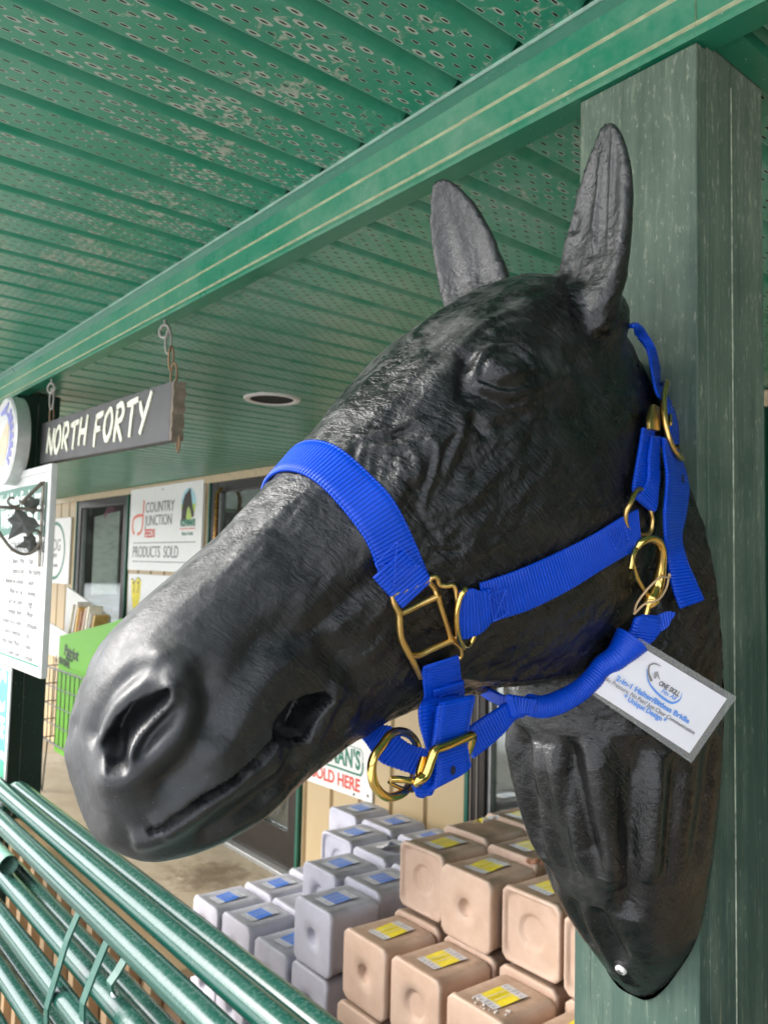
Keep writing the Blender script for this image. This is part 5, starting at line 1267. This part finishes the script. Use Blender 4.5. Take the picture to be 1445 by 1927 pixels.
# --- noseband: a plane ring over the nose, from one side ring to the other
p1, n1_ = on_skin(768, 1106); p2 = loc3(FULL, 512, 874, .0)
e = np.array([0, p2[1]-p1[1], p2[2]-p1[2]]); e /= np.linalg.norm(e)
Cc = np.array([0, p1[1], p1[2]])+e*.030; ax_ = np.cross(e, (1., 0, 0)); 
ringP = []
a_end = math.atan2(-np.dot(p1-Cc, e)*1., abs(p1[0]))
for a in np.linspace(-abs(a_end), math.pi+abs(a_end), 44):
    d = np.array([math.cos(a), 0, 0])+e*math.sin(a); h, n, i, dist = _bvh.ray_cast(Vector(Cc+d*.30), Vector(-d))
    if h is not None: ringP.append(np.array(h))
ringP = np.array(ringP)
for _ in range(6): ringP[1:-1] = ringP[1:-1]*.4+(ringP[:-2]+ringP[2:])*.3
axd = np.cross(e, np.array([1., 0, 0])); axd /= np.linalg.norm(axd)
if axd[1] > 0: axd = -axd                          # towards the nose tip
tang = np.gradient(ringP, axis=0); outn = np.cross(tang, axd); outn /= np.linalg.norm(outn, axis=1)[:, None]
outn *= np.sign(np.sum(outn*(ringP-Cc), axis=1))[:, None]
hw_ = .0148
def snap(Q, off):
    o = []
    for q, n in zip(Q, outn):
        h, nn, i, dist = _bvh.ray_cast(Vector(q+n*.05), Vector(-n)); o.append((np.array(h) if h is not None and dist < .075 else q)+n*off)
    o = np.array(o)
    for _ in range(4): o[1:-1] = o[1:-1]*.4+(o[:-2]+o[2:])*.3
    return o
Aq, Bq = snap(ringP-axd*hw_, .0030), snap(ringP+axd*hw_, .0030)
ribbon('noseband', Aq, Bq, halter, flip=1., sub=3)
# fold of the noseband round the ring, two layers
strap('noseband_end', C4, [(985, 665, 800, 835, .0052), (1060, 745, 865, 910, .0060), (1128, 832, 950, 992, .0066), (1140, 850, 962, 1002, .0030)])
# --- square ring (one casting)
sq = thing('square_ring', None, None, (0, 0, 0)); sq.parent = halter
for k_ in ('label', 'category'):
    if k_ in sq: del sq[k_]
sq_of = .0062
for pts, r in (
 ([(352,268),(372,335),(405,400),(410,500),(425,590),(470,680),(520,770),(566,868)], [.0017,.0022,.0026,.0024,.0024,.0025,.0024,.0018]),
 ([(405,398),(450,385),(560,330),(690,272)], .0023), ([(695,262),(715,330),(752,440),(792,560),(800,590)], [.0025,.0020,.0019,.0020,.0026]),
 ([(485,705),(560,700),(660,652),(800,592)], .0023), ([(690,270),(672,215),(636,168),(648,138),(690,136),(712,185),(760,196),(808,190),(832,226),(846,330),(850,470),(842,560),(806,592)], .0018),
 ([(800,592),(842,618),(868,650),(872,700),(852,726)], .0020), ([(352,268),(500,215),(640,150)], .0016), ([(566,868),(720,790),(852,726)], .0016)):
    brass('ring_bar', C5, [(x, y, sq_of) for x, y in pts], r, sq, BRASSM)
# --- cheek strap and its round rings
strap('cheek_strap', C6, [(-12, 515, 10, 720, .0042), (60, 495, 95, 690, .0034), (200, 445, 250, 640, .0032), (380, 365, 440, 545, .0034), (560, 275, 610, 440, .0036), (690, 195, 735, 365, .0044), (760, 158, 776, 330, .0052)])
strap('cheek_strap_fold', C5, [(845, 225, 838, 545, .0085, .0085), (880, 212, 868, 560, .0098, .0098), (950, 205, 975, 535, .0088), (1010, 225, 1050, 500, .0068), (1085, 215, 1085, 470, .0058)])
brass('round_ring', C5, [(880,208,.0100),(828,268,.0118),(800,370,.0124),(808,480,.0122),(838,575,.0110),(890,625,.0088),(945,615,.0058),(985,565,.0040),(990,520,.0030),(960,380,.0022),(915,240,.0050)], .0019, closed=True)
# --- crown strap, its buckle and tail
strap('crown_strap', C7, [(335, 200, 352, 185, ('w', -.005)), (372, 160, 392, 146, .007), (412, 228, 478, 222, .009), (445, 330, 528, 322, .010), (470, 450, 552, 445, .010), (495, 560, 560, 528, .010), (535, 640, 608, 612, .013), (545, 760, 642, 722, .014), (560, 850, 632, 862, .010)])
brass('crown_buckle', C7, [(530,508,.0135),(508,580,.0145),(505,680,.0150),(518,780,.0150),(545,860,.0150),(590,925,.0150),(628,955,.0140),(628,900,.0100),(625,760,.0085),(612,650,.0085),(585,570,.0100),(555,520,.0125)], [.0024,.0026,.0027,.0027,.0026,.0025,.0022,.0018,.0018,.0020,.0022,.0024], mat=BRASSM, closed=True)
strap('buckle_plate', C7, [(480, 620, 512, 640, .008), (455, 690, 510, 710, .009), (455, 760, 508, 772, .009)], mat=BRASSM, rib=0., th=.004)
brass('buckle_tongue', C7, [(540, 690, .015), (535, 740, .016), (600, 600, .017)], .0014)
strap('crown_strap_lower', C7, [(440, 745, 505, 765, .0060), (425, 850, 495, 870, .0058), (405, 970, 480, 1000, .0056), (388, 1085, 460, 1100, .0056), (398, 1120, 470, 1150, .0060)])
strap('crown_strap_lower_layer', C7, [(470, 800, 520, 800, .009), (455, 900, 510, 900, .009), (450, 1010, 512, 1020, .009), (440, 1060, 505, 1110, .009), (408, 1118, 500, 1205, .0080), (405, 1135, 496, 1212, .004)])
strap('strap_tail', C7, [(515, 810, 600, 880, .0120), (508, 900, 620, 975, .0140), (515, 1010, 650, 1045, .0150), (512, 1110, 662, 1130, .0150), (508, 1230, 648, 1260, .0140), (520, 1370, 632, 1380, .0130), (548, 1500, 660, 1500, .0130), (580, 1640, 705, 1620, .0140), (615, 1765, 740, 1720, .0150)], th=.003)
for x, y in ((600, 1040), (592, 1212)):
    q = loc3(C7, x, y, .0158); h, n = on_skin(*px(C7, [(x, y)])[0]); m = MB(); m.lathe([(0, -.0006), (.0022, -.0006), (.0026, 0), (.0022, .0006)], 14, 0, 'y'); o = m.build('eyelet', HOLE, halter); o.scale = (.8, 1, 1.5)
    o.matrix_local = Matrix.Translation(Vector(q)+Vector(n)*.0004) @ Vector(n).to_track_quat('-Y', 'Z').to_matrix().to_4x4() @ Matrix.Diagonal((.8, 1, 1.6, 1))
brass('jaw_ring', C7, [(415,1092,.0080),(375,1115,.0095),(345,1170,.0100),(338,1225,.0070),(370,1300,.0030),(430,1340,.0030),(485,1335,.0045),(500,1270,.0050),(492,1215,.0050),(470,1130,.0050)], .0021, mat=BRASSM, closed=True)
# --- snap hook with its swivel
brass('snap_hook', C6, [(795,640,.012),(790,585,.0125),(818,520,.0125),(836,440,.0125),(842,370,.0125),(832,320,.012),(800,298,.011),(765,312,.009),(752,348,.006)], [.0044,.0078,.0062,.0046,.0040,.0038,.0036,.0032,.0024], mat=BRASS)
brass('snap_gate', C6, [(782,560,.010),(752,510,.0090),(735,460,.0085),(722,415,.0085)], [.0026,.0022,.0020,.0018]); brass('snap_tip', C6, [(738,345,.0085),(720,380,.009),(706,440,.0095)], [.0022,.0022,.0026])
brass('swivel_pin', C6, [(803,600,.0125),(800,640,.0125),(790,700,.0125)], [.0040,.0026,.0028])
# string of the tag
STR = plain('tan_string', (.52, .36, .20), .8)
m = MB(); m.tube(catmull([loc3(C6, *p) for p in ((712,645,.012),(716,590,.014),(745,510,.019),(790,462,.021),(835,462,.020),(852,480,.020),(830,520,.021),(780,560,.021),(735,590,.017),(712,645,.012))], 6), .0009, 6)
str_mesh = m
# --- throat strap: folded end, rolled part, junction
strap('swivel_loop', C6, [(735, 648, 850, 690, .0135), (712, 660, 852, 720, .0135), (690, 720, 850, 770, .0130), (672, 790, 800, 830, .0120), (672, 800, 720, 838, .010)], th=.004)
strap('loop_tail', C6, [(830, 690, 850, 770, .0120), (880, 668, 890, 740, .0125), (915, 670, 905, 705, .0125), (926, 680, 915, 695, .012)], th=.004)
thr = [(735, 800, .012), (705, 845, .012), (660, 890, .013), (620, 940, ('w', .064)), (560, 1010, ('w', .060)), (490, 1070, ('w', .055)), (400, 1118, ('w', .050)), (320, 1140, ('w', .046)), (250, 1130, ('w', .043))]
P = catmull([loc3(C6, *p) for p in thr], 8); P = resample(P, .00043); s_ = np.arange(len(P))*.00043
rr = np.interp(np.linspace(0, 1, len(P)), [0, .15, .35, .5, .75, 1], [.0150, .0105, .0085, .0085, .0090, .0085])+.0004*np.abs(np.sin(s_/.0026*np.pi))
m = MB(); m.tube(P, rr, 18); m.build('throat_strap', WEB, halter, True)
strap('throat_strap_end', C6, [(705, 880, 728, 905, .016), (640, 905, 700, 880, .014), (655, 800, 745, 850, .014)], th=.003)
strap('junction_fold', C6, [(290, 1098, 262, 1185, ('w', .052)), (225, 1090, 215, 1180, ('w', .0505)), (150, 1078, 185, 1195, ('w', .049)), (140, 1085, 160, 1195, ('w', .046))], th=.0035)
strap('far_throat_strap', C6, [(245, 1105, 225, 1150, ('w', .042)), (130, 1082, 130, 1140, ('w', .030)), (60, 1052, 70, 1115, ('w', .010)), (0, 1030, 20, 1080, ('w', -.02)), (-60, 960, -40, 1010, ('w', -.05))])
# chin strap: from the junction forwards and down to the buckle
strap('under_jaw_strap', C6, [(262, 1090, 225, 1190, ('w', .046)), (160, 1110, 180, 1205, ('w', .0455)), (80, 1160, 130, 1265, ('w', .045)), (0, 1210, 60, 1330, ('w', .044)), (-90, 1275, -25, 1395, ('w', .042))], th=.0035)
# --- side strap below the square ring, buckle, hanging tip
strap('side_strap', C5, [(566, 868, 848, 722, .0066), (572, 780, 838, 690, .0088), (580, 800, 850, 740, .0080), (582, 900, 868, 850, .0068), (592, 1010, 878, 960, .0066), (596, 1130, 880, 1080, ('w', .050)), (602, 1260, 860, 1210, ('w', .050)), (640, 1400, 800, 1370, ('w', .049)), (668, 1490, 760, 1470, ('w', .047))])
strap('side_strap_layer', C5, [(640, 935, 872, 860, .0096), (660, 1060, 874, 990, .0096), (690, 1150, 878, 1060, ('w', .0535))], th=.003)
strap('strap_tip', C5, [(748, 1108, 1000, 1048, ('w', .058)), (735, 1125, 1012, 1062, ('w', .0595)), (722, 1240, 985, 1180, ('w', .060)), (712, 1340, 965, 1290, ('w', .0595)), (700, 1440, 950, 1380, ('w', .058)), (712, 1520, 960, 1440, ('w', .060)), (720, 1610, 972, 1520, ('w', .0605)), (700, 1715, 965, 1590, ('w', .0605)), (650, 1760, 740, 1710, ('w', .058))], th=.0036, rib=.0004, pitch=.0019)
q = loc3(C5, 852, 1605, ('w', .0632)); m = MB(); m.lathe([(-.0004, 0), (.0022, 0), (.0026, 0)], 14, 0, 'x'); o = m.build('eyelet', HOLE, halter, False, tuple(q))
m = MB(); m.add(*sph(tuple(q), .0026, 8, (.15, 1, 1.2))); m.build('eyelet', HOLE, halter)
strap('buckle_loop', C5, [(640, 1480, 730, 1520, ('w', .050)), (600, 1560, 720, 1640, ('w', .054)), (556, 1690, 720, 1700, ('w', .056)), (560, 1770, 690, 1770, ('w', .054)), (610, 1800, 700, 1745, ('w', .050))], th=.0040)
brass('chin_buckle', C5, [(575,1690,('w',.0630)),(640,1640,('w',.0640)),(690,1510,('w',.0645)),(722,1448,('w',.0645)),(800,1420,('w',.0645)),(900,1378,('w',.0640)),(985,1342,('w',.0625)),(1002,1355,('w',.0600)),(992,1410,('w',.0560)),(965,1480,('w',.0500)),(880,1560,('w',.0470)),(700,1680,('w',.0480)),(600,1715,('w',.0560))], [.0030,.0040,.0036,.0033,.0032,.0032,.0032,.0028,.0022,.0018,.0018,.0020,.0026], closed=True)
strap('buckle_face', C5, [(612, 1500, 690, 1495, ('w', .0600)), (585, 1590, 650, 1610, ('w', .0610)), (565, 1680, 600, 1700, ('w', .0605))], mat=BRASS, rib=0., th=.003)
brass('chin_tongue', C5, [(378,1672,('w',.0560)),(440,1672,('w',.0580)),(520,1680,('w',.0600)),(590,1690,('w',.0610))], [.0022,.0024,.0022,.0020])
brass('chin_tongue_lower', C5, [(370,1690,('w',.052)),(400,1712,('w',.052)),(470,1742,('w',.05)),(545,1760,('w',.048))], .0014)
brass('chin_ring', C5, [(320,1410,('w',.0560)),(258,1500,('w',.0575)),(238,1600,('w',.0580)),(262,1720,('w',.0575)),(340,1800,('w',.0560)),(420,1800,('w',.0530)),(500,1750,('w',.0480)),(560,1640,('w',.0400)),(590,1500,('w',.0340)),(570,1390,('w',.0340)),(510,1325,('w',.0400)),(430,1312,('w',.0480)),(370,1345,('w',.0530))], .0031, closed=True)
# strap coming round the far side of the jaw into the ring
strap('chin_strap', C5, [(60, 1215, -20, 1330, ('w', -.025)), (200, 1270, 145, 1350, ('w', -.005)), (380, 1272, 250, 1480, ('w', .014)), (470, 1370, 320, 1550, ('w', .026)), (560, 1420, 450, 1600, ('w', .034)), (640, 1440, 560, 1640, ('w', .042)), (680, 1460, 620, 1680, ('w', .046))])
# --- the same straps and rings on the far side
for o in list(halter.children):
    if o.name.split('.')[0] in ('cheek_strap', 'cheek_strap_fold', 'round_ring', 'noseband_end', 'crown_strap', 'crown_strap_lower', 'jaw_ring', 'square_ring'):
        c = o.copy(); c.parent = halter; c.scale = (-1, 1, 1); link(c)
        for g in list(o.children): d = g.copy(); d.parent = c; link(d)
# --- stitching crosses
def stitches(crop, quad, off, name='stitching'):
    m = MB()
    def line(a, b):
        A_, B_ = np.array(a, float), np.array(b, float); n = max(2, int(np.linalg.norm(B_-A_)/18))
        for i in range(n):
            p, q = A_+(B_-A_)*(i+.15)/n, A_+(B_-A_)*(i+.75)/n
            m.tube([loc3(crop, p[0], p[1], off), loc3(crop, q[0], q[1], off)], .00045, 5)
    a, b, c, d = quad
    for u, v in ((a, b), (b, c), (c, d), (d, a), (a, c), (b, d)): line(u, v)
    o = m.build(name, THREAD, halter); o['kind'] = 'stuff'; return o
THREAD = plain('blue_thread', (.01, .07, .55), .5)
stitches(C4, [(800, 760), (930, 630), (1040, 760), (905, 880)], .0090)
stitches(C5, [(1075, 250), (1200, 215), (1220, 380), (1110, 440)], .0078)
stitches(C6, [(610, 275), (690, 235), (715, 330), (645, 355)], .0070)
stitches(C5, [(675, 960), (862, 905), (872, 1050), (690, 1110)], .0122)
# ------------------------------------------------------------------ laminated card
cTL, cL, cB = (loc3(FULL, 1202, 1200, .016), loc3(FULL, 1104, 1300, .030), loc3(FULL, 1300, 1436, .012))
nrm = np.cross(cL-cTL, cB-cTL); nrm /= np.linalg.norm(nrm)
if nrm@(-FW) < 0: nrm = -nrm
camL = np.array([0, 0, H])-HB
def on_card(x, y):
    d = ray(x, y); s_ = ((cTL-camL)@nrm)/(d@nrm); return camL+d*s_
cR = on_card(1383, 1311)
exc = cR-cTL; exc = exc/np.linalg.norm(exc); eyc = np.cross(nrm, exc)
Oc = on_card(1243, 1315)
card = thing('product_card', 'white laminated product card with blue lettering hanging below the halter snap', 'card', tuple(HB+Oc))
Mc = Matrix([list(exc)+[0], list(eyc)+[0], list(nrm)+[0], [0, 0, 0, 1]]).transposed(); Mc.translation = Vector(HB+Oc); card.matrix_world = Mc
def cuv(x, y): q = on_card(x, y)-Oc; return np.array([q@exc, q@eyc])
def cc(x, y): return cuv(1120+x/5.161, 1180+y/5.161)
LAM = NT('clear_laminate'); LAM = LAM.out((.48, .47, .46), .16, None, 0., **{'Alpha': .40, 'Coat Weight': .8, 'Coat Roughness': .08})
PAPER = plain('card_paper', (.74, .72, .75), .4, var=.02, **{'Coat Weight': .7, 'Coat Roughness': .1})
c4 = [cuv(1202, 1200), cuv(1383, 1311), cuv(1300, 1436), cuv(1104, 1300)]
p4 = [cc(370, 150), cc(1256, 690), cc(905, 1222), cc(-70, 590)]
def bent(poly, z, name, mat, nseg=8):
    vs_ = []; fs_ = []
    a, b, c, d = poly
    for i in range(nseg+1):
        for j in range(nseg+1):
            u, v = i/nseg, j/nseg; q = (a*(1-u)+b*u)*(1-v)+(d*(1-u)+c*u)*v
            bz = .0012*math.sin(q[0]*30+.5)+.0008*math.sin(q[1]*40)
            vs_.append((q[0], q[1], z+bz))
    for i in range(nseg):
        for j in range(nseg): fs_.append((i*(nseg+1)+j, i*(nseg+1)+j+1, (i+1)*(nseg+1)+j+1, (i+1)*(nseg+1)+j))
    m = MB(); m.add(vs_, fs_); return m.build(name, mat, card, True)
bent(c4, 0., 'laminate', LAM); bent(p4, .0006, 'paper', PAPER)
ang = math.atan2(*(cc(895, 910)-cc(190, 480))[::-1])
def ctext(body, a, b, size, mat, **kw):
    p, q = cc(*a), cc(*b); c = (p+q)/2; w = np.linalg.norm(q-p)
    o = text_obj('t', body, size, mat, card, (0, 0, 0), (0, 0, 0), 'CENTER', .0001, 1., **kw)
    xs_ = [v.co.x for v in o.data.vertices]; o.data.transform(Matrix.Diagonal((w/(max(xs_)-min(xs_)), 1, 1, 1)))
    bz = .0012*math.sin(c[0]*30+.5)+.0008*math.sin(c[1]*40)
    for v in o.data.vertices:
        pass
    o.location = (c[0], c[1], .0022); o.rotation_euler = (0, 0, math.atan2(q[1]-p[1], q[0]-p[0])); return o
CBL = plain('card_blue', (.13, .30, .72), .4, var=.03); CGR = plain('card_grey', (.16, .15, .16), .4, var=.03)
join_text([ctext('2-in-1 Halter/Bitless Bridle', (190, 487), (893, 912), .0062, CBL, bold=.00018), ctext('No Pressure, No Pain! Just Clear Communication', (75, 488), (943, 1022), .0050, CGR, shear=.2), ctext('* Unique Design *', (262, 668), (668, 912), .0060, CBL, bold=.00016)], 'lettering')
join_text([ctext('ONE SKILL', (602, 535), (795, 650), .0060, CGR, shear=.2, bold=.00012), ctext('Fits All', (620, 605), (762, 690), .0056, CBL, shear=.35)], 'brand_lettering')
def cstroke(m, pts, w, mi=0):
    P = catmull([cc(*p) for p in pts], 8); k = len(P); vs_ = []
    for i in range(k):
        t = P[min(i+1, k-1)]-P[max(i-1, 0)]; t /= np.linalg.norm(t)+1e-9; nn = np.array([-t[1], t[0]]); ww = np.interp(i/(k-1), np.linspace(0, 1, len(w)), w)/2
        vs_ += [(*(P[i]+nn*ww), .0022), (*(P[i]-nn*ww), .0022)]
    m.add(vs_, [(2*i, 2*i+1, 2*i+3, 2*i+2) for i in range(k-1)], mi)
m = MB(); cstroke(m, [(480, 400), (500, 520), (560, 610), (650, 690), (730, 730), (800, 700), (825, 630)], [.0004, .0012, .0018, .0022, .0020, .0014, .0003], 0)
cstroke(m, [(620, 375), (560, 350), (510, 370), (500, 440), (530, 520)], [.0004, .0012, .0014, .0018, .0022], 1)
hp = [cc(580+70*(a*.9+b*.0), 465+70*(-b+.35*a)) for a, b in HORSE2D]
m.add([(p[0], p[1], .0023) for p in hp], [tuple(range(len(hp)))], 2)
m.build('horse_mark', [CBL, plain('card_mid_grey', (.22, .20, .20), .4), plain('card_pale_grey', (.34, .33, .33), .4)], card)
for i, v in enumerate(str_mesh.v): str_mesh.v[i] = tuple(Mc.inverted() @ (Vector(v)+Vector(HB)))
str_mesh.build('string_loop', STR, card, True)
